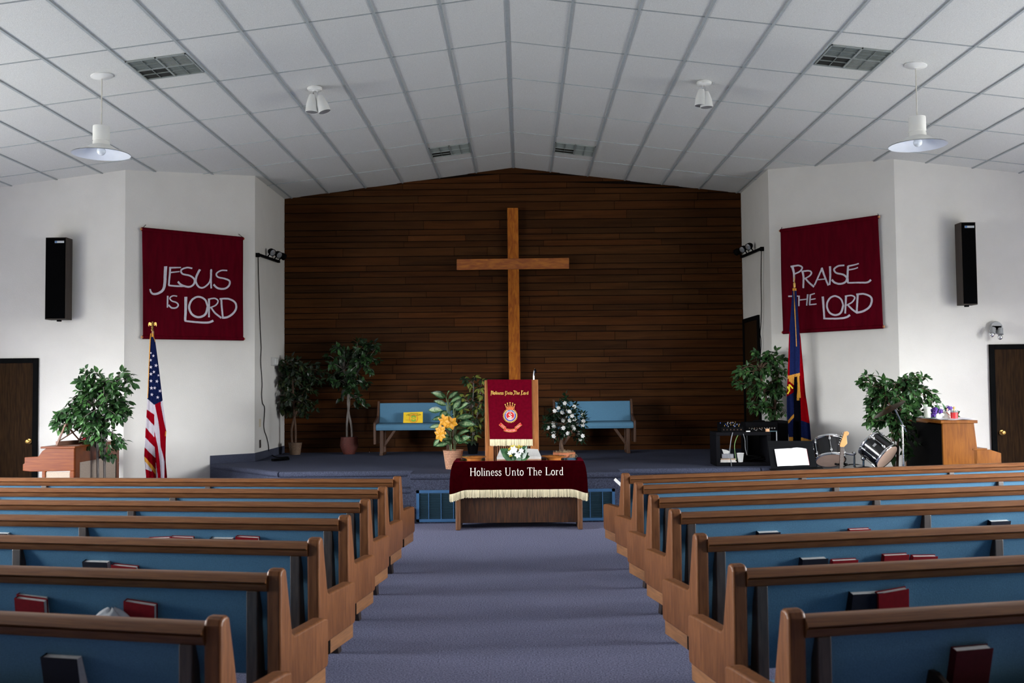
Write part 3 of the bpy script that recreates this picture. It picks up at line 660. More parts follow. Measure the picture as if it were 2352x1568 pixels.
def wicker(name, col, dark):
    if name in MATS: return MATS[name]
    m = mat(name, col, .7); nt = m.node_tree; b = nt.nodes['Principled BSDF']; tc = nt.nodes.new('ShaderNodeTexCoord')
    br = nt.nodes.new('ShaderNodeTexBrick'); mp = nt.nodes.new('ShaderNodeMapping'); br.inputs['Color1'].default_value = (*col, 1); br.inputs['Color2'].default_value = (*[c * .7 for c in col], 1); br.inputs['Mortar'].default_value = (*dark, 1)
    br.inputs['Scale'].default_value = 1; br.inputs['Brick Width'].default_value = .5; br.inputs['Row Height'].default_value = .5; br.inputs['Mortar Size'].default_value = .07 if dark[0] > .1 else .14
    sx = nt.nodes.new('ShaderNodeSeparateXYZ'); at = nt.nodes.new('ShaderNodeMath'); at.operation = 'ARCTAN2'; cb = nt.nodes.new('ShaderNodeCombineXYZ')
    nt.links.new(tc.outputs['Object'], sx.inputs[0]); nt.links.new(sx.outputs['Y'], at.inputs[0]); nt.links.new(sx.outputs['X'], at.inputs[1])
    m1 = nt.nodes.new('ShaderNodeMath'); m1.operation = 'MULTIPLY'; m1.inputs[1].default_value = 3.2; m2 = nt.nodes.new('ShaderNodeMath'); m2.operation = 'MULTIPLY'; m2.inputs[1].default_value = 24
    nt.links.new(at.outputs[0], m1.inputs[0]); nt.links.new(sx.outputs['Z'], m2.inputs[0]); nt.links.new(m1.outputs[0], cb.inputs[0]); nt.links.new(m2.outputs[0], cb.inputs[1])
    nt.links.new(cb.outputs[0], br.inputs['Vector']); nt.links.new(br.outputs['Color'], b.inputs['Base Color']); return m
def pot_fn(rt, rb, h, mt, kind='pot', soil=True, flare=0):
    def f(t, base):
        m = MB(); m.lathe([(0, 0), (rb, 0), ((rt + rb) / 2 + flare, h * .5), (rt, h), (rt + .008, h + .004), (rt - .012, h), (rt - .02, h * .8), (0, h * .8)], base, 28)
        m.build(kind, mt, t, base, smooth=True)
        if soil:
            m = MB(); m.lathe([(0, h * .88), (rt - .02, h * .87)], base, 20); m.build('soil', mat('moss', (.10, .075, .04), 1, .4, 40), t, base)
    return f
def rpx(x0, x1, y0, y1, Y, ry=None):
    c = P((x0+x1)/2, (y0+y1)/2, Y); rx = (x1-x0)/2/F_PX*Y; rz = (y1-y0)/2/F_PX*Y; return (c, (rx, ry or (rx+rz)/2*.8, rz))
# left front tree
Y = 11.75; b0 = P(236, 1150, Y); b0.z = 0
tr = [[b0 + Vector((-.05, 0, 0)), P(224, 1030, Y), P(222, 985, Y), P(215, 930, Y)], [b0 + Vector((.03, 0, 0)), P(240, 1030, Y), P(243, 960, Y), P(245, 900, Y)]]
ficus('ficus_tree', 'full green ficus tree in front of the organ on the left', b0,
      [(*rpx(165, 285, 880, 985, Y), 5), (*rpx(180, 245, 848, 900, Y), 1.2), (*rpx(240, 298, 850, 900, Y), 1), (*rpx(134, 190, 925, 995, Y), 1.6), (*rpx(250, 312, 915, 960, Y), 1.2), (*rpx(195, 280, 985, 1040, Y), 1.2)], tr,
      pot_fn(.17, .13, .26, wicker('wicker_brown', (.30, .17, .09), (.05, .03, .02)), 'basket'), 11, 135, .082, tm=M_TRUNKG)
# right front tree behind the drums
Y = 12.35; b0 = P(2052, 1150, Y); b0.z = 0
tr = [[b0, P(2054, 1040, Y), P(2048, 980, Y), P(2040, 920, Y)], [b0 + Vector((.04, .03, 0)), P(2062, 1030, Y), P(2066, 960, Y), P(2075, 900, Y)]]
ficus('ficus_tree', 'full green ficus tree between the drums and the piano', b0,
      [(*rpx(2000, 2115, 868, 970, Y), 5), (*rpx(1978, 2030, 850, 900, Y), 1), (*rpx(2065, 2125, 850, 900, Y), 1), (*rpx(2090, 2145, 890, 945, Y), 1.2), (*rpx(2020, 2100, 960, 1040, Y), 1.6), (*rpx(1995, 2040, 930, 975, Y), 1)], tr,
      pot_fn(.17, .13, .26, MATS['wicker_brown'], 'basket'), 23, 135, .080, tm=M_TRUNK)
# tree beside the alcove door
Y = 14.0; b0 = P(1778, 1000, Y); b0.z = HP
tr = [[b0, P(1772, 960, Y), P(1755, 900, Y), P(1745, 850, Y)], [b0 + Vector((.03, 0, 0)), P(1780, 940, Y), P(1785, 880, Y)]]
ficus('ficus_tree', 'narrow-leaved green tree by the alcove door on the right, beside the flag', b0,
      [(*rpx(1715, 1800, 835, 920, Y), 4), (*rpx(1684, 1730, 835, 885, Y), 1.1), (*rpx(1760, 1812, 795, 855, Y), 1.3), (*rpx(1730, 1760, 800, 850, Y), .8), (*rpx(1720, 1800, 900, 945, Y), 1.4), (*rpx(1755, 1805, 930, 965, Y), .6)], tr,
      pot_fn(.15, .12, .22, MATS['wicker_brown'], 'basket'), 31, 90, .078)
# two trees in the left of the alcove
Y = 15.65; b0 = P(678, 1040, Y); b0.z = HP
tr = [[b0, P(679, 990, Y), P(675, 940, Y), P(672, 880, Y)], [b0 + Vector((-.03, .02, 0)), P(670, 985, Y), P(686, 930, Y)]]
DK = [M_LEAFD, mat('leaf_olive', (.038, .052, .012), .4, 0, 9, col2=(.012, .022, .005))]
ficus('ficus_tree', 'dark leafy tree in a checked wicker basket at the left end of the board wall', b0,
      [(*rpx(648, 722, 825, 925, Y, .3), 4), (*rpx(636, 672, 828, 890, Y, .25), 1.3), (*rpx(636, 665, 900, 948, Y, .2), .7), (*rpx(650, 730, 910, 950, Y, .25), 1.2), (*rpx(650, 690, 806, 840, Y, .2), .4), (*rpx(690, 740, 830, 900, Y, .25), .9)], tr,
      pot_fn(.105, .08, .185, wicker('wicker_check', (.55, .42, .25), (.07, .03, .02)), 'basket'), 41, 90, .085, lm=DK, clamp=lambda p: Vector((max(p.x, XL + .09), min(p.y, YB - .09), p.z)))
b0 = P(802, 1041, Y); b0.z = HP
tr = [[b0 + Vector((-.03, 0, 0)), P(797, 970, Y), P(802, 915, Y), P(790, 850, Y)], [b0 + Vector((.04, 0, 0)), P(808, 985, Y), P(800, 940, Y), P(803, 890, Y), P(830, 840, Y)]]
ficus('ficus_tree', 'tall dark tree with two bare stems in a reddish basket before the board wall', b0,
      [(*rpx(752, 810, 780, 880, Y, .3), 2), (*rpx(810, 872, 775, 850, Y, .3), 2.2), (*rpx(770, 850, 840, 895, Y, .28), 1.5), (*rpx(775, 845, 885, 930, Y, .22), .5)], tr,
      pot_fn(.13, .09, .27, wicker('wicker_red', (.26, .05, .025), (.05, .01, .008)), 'basket', flare=.035), 43, 70, .10, lm=[M_LEAFD, M_LEAF], tm=M_TRUNKG, clamp=lambda p: Vector((p.x, min(p.y, YB - .09), p.z)))
# umbrella plant (whorls of leaflets with yellow edges) in a black pot
def schefflera(label, b0, stems, whorls, seed):
    r = random.Random(seed); t = thing('umbrella_plant', label, 'plant', b0); m = MB()
    for s_ in stems: m.tube(smooth_pts([tuple(p) for p in s_], 4), .008, 6)
    lf = MB()
    for w in whorls:
        n = 7; up = (Vector((r.uniform(-.5, .5), -.55, .75))).normalized(); a0 = r.uniform(0, 6)
        q = min((Vector(p) for s_ in stems for p in s_), key=lambda p: (p - w).length); m.tube([q, (q + w) / 2 + Vector((0, 0, .02)), w], .003, 4)
        X_ = up.orthogonal().normalized(); Y_ = up.cross(X_)
        for k in range(n):
            a = a0 + 2*pi*k/n; d = X_*cos(a) + Y_*sin(a) - up*.15; lf.cur = 1 if r.random() < .28 else 0; leaf(lf, w + d*.01, d, up, .10*r.uniform(.8, 1.15), .045, droop=.5)
    m.build('stem', M_TRUNKG, t, b0); lf.build('foliage', [M_LEAFD, mat('leaf_yellow', (.15, .18, .03), .45, .2, 20)], t, b0, fix=False)
    pot_fn(.092, .07, .16, M_BLACK, 'pot')(t, b0)
Y = 15.45; b0 = P(1086, 1038, Y); b0.z = HP; r = random.Random(8)
st = [[b0, P(1086, 980, Y), P(1086, 930, Y), P(1088, 880, Y)], [b0, P(1090, 990, Y), P(1100, 930, Y), P(1105, 890, Y)]]
wh = [P(x, y, Y + r.uniform(-.12, .12)) for x, y in [(1068, 868), (1090, 866), (1108, 874), (1084, 886), (1102, 892), (1074, 880), (1096, 905), (1110, 910), (1080, 905), (1088, 920), (1106, 925), (1072, 925), (1095, 938), (1084, 945), (1108, 942), (1076, 955), (1092, 962), (1086, 978), (1098, 985), (1080, 990), (1090, 1000), (1084, 1012), (1060, 915), (1054, 930), (1064, 940), (1048, 918), (1046, 940), (1056, 905), (1064, 955), (1050, 952), (1042, 928), (1070, 968), (1112, 960), (1100, 972)]]
schefflera('umbrella plant with yellow-edged whorls in a black pot beside the lectern', b0, st, wh, 5)
# variegated broad-leaved plant with yellow lilies in a woven basket
Y = 12.7; b0 = P(1041, 1079, Y); b0.z = HP; t = thing('potted_plant', 'broad-leaved plant with orange-yellow flowers in a woven basket left of the table', 'plant', b0)
m = MB(); lf = MB(); r = random.Random(4)
stems = {0: [(1038, 1040), (1034, 980), (1030, 930), (1024, 912)], 1: [(1043, 1040), (1043, 985), (1043, 950), (1041, 935)], 2: [(1046, 1040), (1047, 1000), (1050, 965)], 3: [(1036, 1040), (1028, 1005), (1016, 985)]}
for k, s_ in stems.items(): m.tube(smooth_pts([tuple(P(x, y, Y + .02*k)) for x, y in s_], 5), [.009] * 11 + [.007] * 5 if False else .007, 6)
LV = [((1025, 912), (998, 902)), ((1025, 930), (1003, 921)), ((1016, 942), (987, 941)), ((1026, 915), (1028, 899)), ((1030, 916), (1048, 900)), ((1042, 938), (1055, 917)), ((1046, 940), (1068, 927)), ((1018, 958), (997, 962)), ((1026, 944), (1014, 955)), ((1038, 962), (1025, 950)),
      ((1050, 962), (1081, 954)), ((1052, 972), (1084, 973)), ((1046, 985), (1072, 977)), ((1014, 976), (990, 980)), ((1048, 1000), (1070, 988)), ((1044, 1005), (1068, 1013)), ((1032, 1003), (1018, 990)), ((1040, 1008), (1012, 1005)), ((1010, 1008), (996, 1022)), ((1036, 1020), (1024, 1010)), ((1050, 1015), (1072, 1004)), ((1030, 1018), (1005, 1022)), ((1046, 998), (1052, 1010)), ((1038, 990), (1022, 978)), ((1034, 925), (1052, 912))]
for (a, b) in LV:
    p = P(*a, Y + r.uniform(-.05, .05)); q = P(*b, Y + r.uniform(-.16, .10)); d = q - p; L = d.length * 1.2
    s_ = Vector((0, -1, .5)) + rvec(r) * .3; lf.cur = 0; d_ = d.normalized(); W = L * .44
    sd = d_.cross(s_).normalized(); n_ = sd.cross(d_)
    def row(f, w, dr): return [p + d_*L*f + sd*w*W*k - n_*dr*L + n_*abs(k)*W*.12 for k in (-.5, -.27, 0, .27, .5)]
    rows = [row(0, .04, 0), row(.2, .7, -.02), row(.42, 1, 0), row(.68, .8, .04), row(.88, .35, .1), row(1, .02, .16)]
    base_n = len(lf.v); lf.add([v for rw in rows for v in rw], [])
    for i in range(5):
        for k in range(4):
            lf.f.append([base_n + i*5 + k, base_n + i*5 + k + 1, base_n + (i+1)*5 + k + 1, base_n + (i+1)*5 + k]); lf.mi.append(1 if k in (1, 2) and i < 4 else 0)
    m.tube([p, p.lerp(P(1040, 1035, Y), .25)], .004, 5)
m.build('stem', mat('stem_green', (.12, .18, .07), .6, .15, 30), t, b0)
lf.build('foliage', [mat('leaf_edge', (.016, .065, .020), .4, .35, 60), mat('leaf_pale', (.27, .36, .19), .45, 0, 40, col2=(.07, .16, .06))], t, b0, smooth='all', fix=False)
M_LILY = mat('lily_yellow', (.62, .28, .010), .55, .1, 30)
for (x, y) in ((1013, 990), (1036, 971), (1020, 966), (1011, 998)):
    c = P(x, y, Y - .14); m = MB(); ax = Vector((r.uniform(-.6, .2), -.8, -.1)).normalized(); X_ = ax.orthogonal().normalized(); Y_ = ax.cross(X_)
    for k in range(6):
        a = 2*pi*k/6; d = X_*cos(a) + Y_*sin(a) + ax*.55; leaf(m, c, d, ax, .082, .066, fold=-.35, droop=1.0)
    m.tube([c, c - ax*.06], [.012, .005], 6); m.build('flower', M_LILY, t, b0, fix=False)
pot_fn(.128, .095, .235, wicker('wicker_tan', (.62, .33, .20), (.22, .09, .05)), 'basket')(t, b0)
# white-flowered bonsai in a terracotta bowl
Y = 13.9; b0 = P(1296, 1056, Y); b0.z = HP; t = thing('bonsai', 'small tree with white blossoms in a terracotta bowl right of the lectern', 'plant', b0); r = random.Random(12)
m = MB(); tr = [tuple(P(x, y, Y)) for x, y in ((1294, 1045), (1291, 1028), (1287, 1015), (1290, 1000), (1296, 985), (1298, 960), (1299, 930))]; m.tube(smooth_pts(tr, 5), [.022 - .015 * i / 30 for i in range(31)], 8)
lf = MB(); fl = MB(); ctr = P(1297, 962, Y)
CL = [(1300, 915), (1296, 925), (1285, 932), (1321, 933), (1303, 940), (1316, 950), (1265, 950), (1277, 946), (1283, 952), (1300, 958), (1320, 960), (1338, 957), (1262, 968), (1270, 968), (1273, 978), (1293, 962), (1310, 968), (1256, 985), (1284, 975), (1314, 978), (1324, 975), (1339, 975), (1342, 965), (1296, 985), (1300, 990), (1320, 985), (1272, 1000), (1336, 998), (1334, 1008), (1306, 990), (1252, 972), (1290, 942), (1330, 990), (1268, 990), (1284, 962), (1308, 945), (1290, 995), (1325, 1000)]
for i, (x, y) in enumerate(CL):
    c = P(x, y, Y + r.uniform(-.16, .12)); q = P(1297, min(975, y + 14), Y); m.tube([q, (q + c)/2 + Vector((0, 0, .02)), c], [.006, .005, .003], 5)
    for k in range(36):
        d = rvec(r); leaf(lf, c + d * r.uniform(.0, .075), d + Vector((0, -.2, .1)), Vector((0, 0, 1)), .055, .034)
    if i % 6:
        for k in range(1):
            cc = c + Vector((r.uniform(-.02, .02), -.06, r.uniform(-.03, .03))); ax = Vector((r.uniform(-.4, .4), -1, r.uniform(-.2, .5))).normalized(); X_ = ax.orthogonal().normalized(); Y_ = ax.cross(X_)
            for j in range(6):
                a = 2*pi*j/6; leaf(fl, cc, X_*cos(a) + Y_*sin(a) + ax*.3, ax, .034, .026, fold=-.2)
m.build('trunk', M_TRUNK, t, b0, smooth=True); lf.build('foliage', [mat('leaf_deep', (.008, .026, .010), .4, .4, 30)], t, b0, fix=False)
fl.build('blossoms', mat('petal_white', (.66, .66, .64), .6, .04, 60), t, b0, fix=False)
m = MB(); m.lathe([(0, 0), (.12, 0), (.125, .035), (.145, .055), (.152, .06), (.155, .115), (.145, .12), (.138, .10), (0, .09)], b0, 32); m.build('bowl', mat('terracotta', (.58, .20, .09), .8, .12, 20), t, b0, smooth=True)
m = MB()
for k in range(160):
    a = r.uniform(0, 6.28); q = b0 + Vector((cos(a) * r.uniform(0, .14), sin(a) * r.uniform(0, .14), .10)); m.tube([q, q + rvec(r) * .03 + Vector((0, 0, .015)), q + rvec(r) * .05 + Vector((0, 0, .01))], .0012, 3, caps=False)
for k in range(30): q = b0 + Vector((r.uniform(.06, .16), -.13, .10)); m.tube([q, q + Vector((r.uniform(-.02, .03), -.04, -.03)), q + Vector((r.uniform(-.04, .05), -.05, r.uniform(-.085, -.05)))], .0012, 3, caps=False)
m.build('moss', mat('dry_moss', (.45, .34, .20), 1, .2, 30), t, b0, fix=False)
# ------------------------------------------------------------------ stroke lettering (serif)
def G(ch):
    """strokes (points, width) on a 0..1 cap height grid; returns (advance, strokes)"""
    S, t = .035, .13
    sf = lambda x, y, w=.26: ([(x - w/2, y), (x + w/2, y)], S)
    def arc(cx, cy, rx, ry, a0, a1, n=14): return [(cx + rx*cos(radians(a0 + (a1-a0)*i/n)), cy + ry*sin(radians(a0 + (a1-a0)*i/n))) for i in range(n+1)]
    if ch == 'H': return .92, [([(.16, 0), (.16, 1)], t), ([(.72, 0), (.72, 1)], t), ([(.16, .52), (.72, .52)], .05), sf(.16, .015), sf(.16, .985), sf(.72, .015), sf(.72, .985)]
    if ch == 'o': return .60, [(arc(.28, .32, .21, .31, 90, 270), .10), (arc(.28, .32, .21, .31, -90, 90), .10)]
    if ch == 'l': return .32, [([(.15, 0), (.15, 1)], .11), sf(.15, .015, .22), ([(.04, .985), (.15, .985)], S)]
    if ch == 'i': return .32, [([(.15, 0), (.15, .62)], .11), sf(.15, .015, .22), ([(.04, .61), (.15, .61)], S), ([(.10, .85), (.20, .85)], .11)]
    if ch == 'n': return .68, [([(.15, 0), (.15, .62)], .10), ([(.15, .50), (.26, .60), (.40, .61), (.49, .52), (.50, .40)], .07), ([(.50, .42), (.50, 0)], .10), sf(.15, .015, .22), sf(.50, .015, .22), ([(.04, .61), (.15, .61)], S)]
    if ch == 'e': return .56, [([(.08, .34), (.45, .34)], .05), (arc(.27, .32, .20, .30, 0, 310), .085)]
    if ch == 's': return .48, [(smooth_pts([(.38, .50), (.28, .61), (.13, .57), (.10, .46), (.22, .36), (.36, .26), (.38, .12), (.24, .01), (.10, .05), (.05, .16)], 3), .085)]
    if ch == 'U': return .90, [([(.15, 1), (.15, .32)], t), (smooth_pts([(.15, .34), (.20, .10), (.40, 0), (.60, .08), (.68, .34)], 4), .08), ([(.68, .32), (.68, 1)], .06), sf(.15, .985), sf(.68, .985, .22)]
    if ch == 't': return .42, [(smooth_pts([(.17, .84), (.17, .40), (.18, .10), (.27, .02), (.37, .08)], 3), .09), ([(.03, .60), (.34, .60)], .05)]
    if ch == 'T': return .80, [([(.38, 0), (.38, 1)], t), ([(.04, .97), (.72, .97)], .055), ([(.045, 1), (.045, .78)], S), ([(.715, 1), (.715, .78)], S), sf(.38, .015)]
    if ch == 'h': return .68, [([(.15, 0), (.15, 1)], .10), ([(.15, .50), (.26, .60), (.40, .61), (.49, .52), (.50, .40)], .07), ([(.50, .42), (.50, 0)], .10), sf(.15, .015, .22), sf(.50, .015, .22), ([(.04, .985), (.15, .985)], S)]
    if ch == 'L': return .78, [([(.16, 0), (.16, 1)], t), ([(.05, .025), (.66, .025)], .055), ([(.65, .0), (.68, .26)], .05), sf(.16, .985)]
    if ch == 'r': return .48, [([(.15, 0), (.15, .62)], .10), ([(.15, .46), (.25, .58), (.40, .56)], .085), sf(.15, .015, .24), ([(.04, .61), (.15, .61)], S)]
    if ch == 'd': return .66, [([(.48, 0), (.48, 1)], .10), (arc(.30, .32, .19, .30, 60, 300), .085), ([(.48, .015), (.58, .015)], S), ([(.37, .985), (.48, .985)], S)]
    return .42, []
def write(mb, s, x0, x1, y, h, f, nrm, th=.002, fat=1, slant=0):
    adv = [G(c)[0] for c in s]; tot = sum(adv); k = (x1 - x0) / (tot * h); x = x0
    for c, a in zip(s, adv):
        for pts, w in G(c)[1]: stroke(mb, [(x + (px_ + slant * py_) * h * k, y + py_ * h) for px_, py_ in pts], w * h * fat, f, nrm, th)
        x += a * h * k

# ------------------------------------------------------------------ communion table
TY0, TY1, TZ = 11.43, 11.95, .78
xl, xr = P(1045, 1062, TY0).x, P(1337, 1056, TY0).x
tb = thing('communion_table', 'dark wooden communion table draped in maroon cloth in front of the stage', 'table', ((xl + xr)/2, (TY0 + TY1)/2, 0))
m = MB(); m.box((xl, TY0 + .01, TZ - .035), (xr, TY1, TZ)); m.build('tabletop', mat('table_top', (.06, .022, .012), .08, .2, 6, stretch=(1, 8, 8), coat=.5), tb, tb.location, bevel=.004)
for a in (xl + .0, xr - .055):
    m = MB(); m.box((a, TY0 + .015, 0), (a + .055, TY1 - .02, TZ - .035)); m.build('leg', mat('table_leg', (.20, .09, .04), .4, 0, 7, stretch=(10, 10, .8), col2=(.11, .045, .02), dist=.4), tb, tb.location, bevel=.012)
m = MB(); m.box((xl + .055, TY0 + .10, .075), (xr - .055, TY0 + .125, TZ - .035)); m.build('front_panel', M_DKWOOD, tb, tb.location)
# draped cloth: front and side drops in one sheet that hugs the top edge and flares at the corners
cl = thing('altar_cloth', 'maroon fringed cloth lettered Holiness Unto The Lord draped over the front table', 'tablecloth', ((xl + xr)/2, TY0, TZ))
hw = (xr - xl) / 2 + .012; cx = (xl + xr) / 2; drop = TZ + .006 - P(1190, 1124, TY0 - .03).z
def path(u):
    """runs along the table edge: left side back -> front left -> front right -> right side back"""
    sd = .50; tot = 2*hw + 2*sd; s_ = u * tot
    if s_ < sd: return Vector((cx - hw, TY0 + sd - s_, 0)), Vector((-1, 0, 0))
    if s_ < sd + 2*hw: return Vector((cx - hw + s_ - sd, TY0 - .004, 0)), Vector((0, -1, 0))
    return Vector((cx + hw, TY0 + s_ - sd - 2*hw, 0)), Vector((1, 0, 0))
def cloth(u, v):
    p, n = path(u); sd = .50; tot = 2*hw + 2*sd; s_ = u * tot; dc = min(abs(s_ - sd), abs(s_ - sd - 2*hw))
    k = math.exp(-(dc / .075) ** 2); c = Vector((-1 if u < .5 else 1, -1, 0)) * .707
    nn = (n * (1 - k) + c * k)
    fl = v * .010 + (1 - math.exp(-5 * v)) * (.010 + .040 * k + .004 * sin(s_ * 17) + .004 * sin(s_ * 41)) + .002
    side = max(0, (s_ < sd) + (s_ > sd + 2*hw)); fl += side * v * .006
    ds = max(0, sd - s_, s_ - sd - 2*hw)
    return Vector((p.x, p.y, TZ + .006)) + nn * fl + Vector((0, 0, -v * (drop + .045 * k) * (1 - .5 * min(1, ds / .22))))
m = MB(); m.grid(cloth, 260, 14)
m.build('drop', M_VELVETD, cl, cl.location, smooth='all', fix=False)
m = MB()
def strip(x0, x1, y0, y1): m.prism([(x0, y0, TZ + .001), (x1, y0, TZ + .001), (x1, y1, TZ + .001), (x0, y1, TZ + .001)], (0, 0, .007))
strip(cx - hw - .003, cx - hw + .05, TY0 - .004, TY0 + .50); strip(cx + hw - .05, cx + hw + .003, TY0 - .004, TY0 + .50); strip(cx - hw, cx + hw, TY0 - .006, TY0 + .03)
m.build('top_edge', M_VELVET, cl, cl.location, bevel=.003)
fh = P(1190, 1124, TY0 - .03).z - P(1190, 1142, TY0 - .03).z
m = MB(); N = 520; rf = random.Random(2)
for i in range(N):
    u = (i + .5) / N; a = cloth(u, 1); b = cloth(min(1, u + .4 / N), 1); n = path(u)[1]; w = (b - a).length * 1.15; d = (b - a).normalized() if w > 1e-6 else Vector((1, 0, 0))
    j = Vector((0, 0, -fh * rf.uniform(.93, 1.05))) + n * rf.uniform(-.003, .010) + d * rf.uniform(-.003, .003); m.cur = 1 if rf.random() < .18 else 0
    m.add([a - d*w + n*.002, a + d*w + n*.002, a + d*w + j, a - d*w + j], [(0, 1, 2, 3)])
m.build('fringe', [M_CREAM, mat('fringe_shade', (.42, .38, .24), .9, .1, 60)], cl, cl.location, fix=False)
m = MB(); zz = P(1185, 1091.5, TY0 - .03).z; xa, xb = P(1079, 1092, TY0 - .03).x, P(1295, 1088, TY0 - .03).x
fT = lambda x, y: (x, cloth(.5, .3).y - .004 - .02 * (TZ - y) / .3, y); hh = P(1185, 1073.5, TY0).z - P(1185, 1091.5, TY0).z
write(m, 'Holiness Unto The Lord', xa, xb, zz, hh, fT, (0, -1, 0), fat=.85); m.build('lettering', mat('letter_cream', (.88, .84, .72), .7, .04, 60), cl, cl.location, fix=False)

# wooden plates
for c0, lb in (((1089, 1052), 'shallow wooden plate at the left of the communion table'), ((1272, 1052), 'shallow wooden plate at the right of the communion table')):
    q = P(*c0, 11.72); q.z = TZ; t = thing('wooden_plate', lb, 'plate', q, group='offering plates')
    m = MB(); m.lathe([(0, .001), (.085, .001), (.09, .012), (.10, .022), (.148, .036), (.152, .041), (.146, .043), (.095, .028), (.085, .012), (0, .010)], q, 40)
    m.build('dish', mat('plate_wood', (.62, .22, .05), .18, .15, 12, coat=.6), t, q, smooth=True)
    m = MB(); m.lathe([(0, .0105), (.083, .0125), (.083, .015), (0, .014)], q, 30); m.build('felt', mat('plate_felt', (.30, .03, .03), .95, .1, 60), t, q)
# open bible on a low stand
q = P(1192, 1055, 11.62); q.z = TZ; t = thing('open_bible', 'large open bible on a low wooden stand at the centre of the communion table', 'book', q)
y0 = q.y - .06; m = MB(); x0, x1 = P(1141, 1050, y0).x, P(1243, 1050, y0).x
m.prism([(x0, y0, TZ + .001), (x1, y0, TZ + .001), (x1, y0, TZ + .018), (x0, y0, TZ + .018)], (0, .20, 0)); m.prism([(x0 + .01, y0 + .20, TZ), (x1 - .01, y0 + .20, TZ), (x1 - .03, y0 + .24, TZ + .10), (x0 + .03, y0 + .24, TZ + .10)], (0, .02, 0))
m.build('stand', mat('stand_wood', (.50, .28, .18), .3, .1, 9), t, q, bevel=.004)
for s_ in (-1, 1):
    m = MB(); mx_ = (x0 + x1) / 2
    def pg(u, v, s_=s_): w = (x1 - x0) / 2 * (1 - .13 * v); hgt = .010 + .030 * sin(min(1, u * 1.6) * pi * .5) * (1 - .5 * u); return Vector((mx_ + s_ * w * u, y0 + .015 + .215 * v, TZ + .02 + hgt + .072 * v))
    m.grid(pg, 12, 6)
    vs = [pg(1, 0), pg(1, 1), pg(1, 1) - Vector((0, 0, .03)), pg(1, 0) - Vector((0, 0, .028))]; m.add(vs, [(0, 1, 2, 3)])
    fr = [pg(i/12, 0) for i in range(13)]; m.add(fr + [Vector((f.x, f.y, TZ + .018)) for f in fr], [(i, i+1, 14+i, 13+i) for i in range(12)])
    m.build('page_block', M_PAGE, t, q, smooth='all', fix=False)
m = MB(); a = pg(.22, .55) + Vector((0, 0, .004)); m.bar(a, a + Vector((.045, .01, .0)), .006, .002); m.build('ribbon', M_RED, t, q)
# lilies in front of the bible
q = P(1184, 1059, 11.50); q.z = TZ; t = thing('lily_arrangement', 'bunch of white lilies with broad green leaves before the open bible', 'flowers', q); r = random.Random(9)
Yf = 11.52; lf = MB()
for (a, b, w) in (((1182, 1058), (1152, 1032), .14), ((1180, 1057), (1166, 1040), .11), ((1186, 1058), (1214, 1048), .13), ((1190, 1056), (1208, 1026), .13), ((1184, 1058), (1197, 1040), .11), ((1184, 1059), (1160, 1050), .10), ((1186, 1059), (1204, 1056), .10), ((1176, 1058), (1160, 1052), .07), ((1200, 1056), (1212, 1040), .06), ((1182, 1058), (1178, 1046), .06)):
    p = P(*a, Yf); p.z = max(p.z, TZ + .012); e_ = P(*b, Yf - r.uniform(.0, .05)); d = e_ - p; leaf(lf, p, d, (Vector((0, -1, .5)) + rvec(r)*.2), d.length * 1.1, w, droop=.1, fold=.3)
lf.build('leaves', mat('lily_leaf', (.06, .16, .06), .35, 0, 14, col2=(.02, .07, .03)), t, q, fix=False)
m = MB(); 
for (x, y, sz) in ((1180, 1033, .042), (1189, 1044, .038), (1197, 1035, .030), (1171, 1040, .026)):
    c = P(x, y, Yf - .04); ax = Vector((r.uniform(-.3, .3), -1, r.uniform(.0, .5))).normalized(); X_ = ax.orthogonal().normalized(); Y_ = ax.cross(X_)
    for k in range(6): a = pi/6 + 2*pi*k/6; leaf(m, c, X_*cos(a) + Y_*sin(a) + ax*.5, ax, sz * 1.2, sz * .75, fold=-.25, droop=.5)
m.build('lily_petals', MATS['petal_white'], t, q, fix=False)
m = MB()
for (x, y) in ((1172, 1029), (1178, 1025), (1184, 1027), (1190, 1024), (1196, 1027), (1193, 1031), (1169, 1036), (1173, 1044)):
    c = P(x, y, Yf - .01)
    for k in range(5): d = rvec(r); leaf(m, c, d, Vector((0, -1, .2)), .030, .022)
m.build('yellow_sprays', mat('spray_yellow', (.62, .50, .05), .6, .06, 40), t, q, fix=False)

# ------------------------------------------------------------------ lectern
LY = 12.40; x0, x1 = P(1113.5, 950, LY).x, P(1237, 950, LY).x; zt = P(1175, 872, LY).z
lt = thing('lectern', 'tall light-wood lectern on the stage behind the communion table', 'lectern', ((x0+x1)/2, LY + .2, HP)); cw = .105
for a in (x0, x1 - cw):
    m = MB(); m.box((a, LY, HP), (a + cw, LY + .42, zt - .0)); m.build('side_panel', M_LECT, lt, lt.location, bevel=.006)
m = MB(); m.box((x0 + cw, LY + .055, HP), (x1 - cw, LY + .075, zt - .03)); k = x0 + cw + .012
while k < x1 - cw - .01: m.box((k, LY + .028, HP + .02), (k + .014, LY + .06, zt - .05)); k += .026
m.build('fluted_panel', mat('lectern_recess', (.22, .09, .04), .45, 0, 7, stretch=(10, 10, .8), col2=(.13, .05, .02), dist=.4), lt, lt.location)
m = MB(); m.box((x0 + cw, LY + .004, HP), (x1 - cw, LY + .05, HP + .06)); m.prism([(x0 + .02, LY + .01, zt), (x0 + .02, LY + .41, zt - .12), (x0 + .02, LY + .41, zt - .15), (x0 + .02, LY + .01, zt - .03)], (x1 - x0 - .04, 0, 0)); m.build('desk', M_LECT, lt, lt.location)
bn = thing('lectern_cloth', 'maroon velvet cloth with crest and gold lettering hanging on the lectern', 'cloth', ((x0+x1)/2, LY - .01, zt))
CY = LY - .008
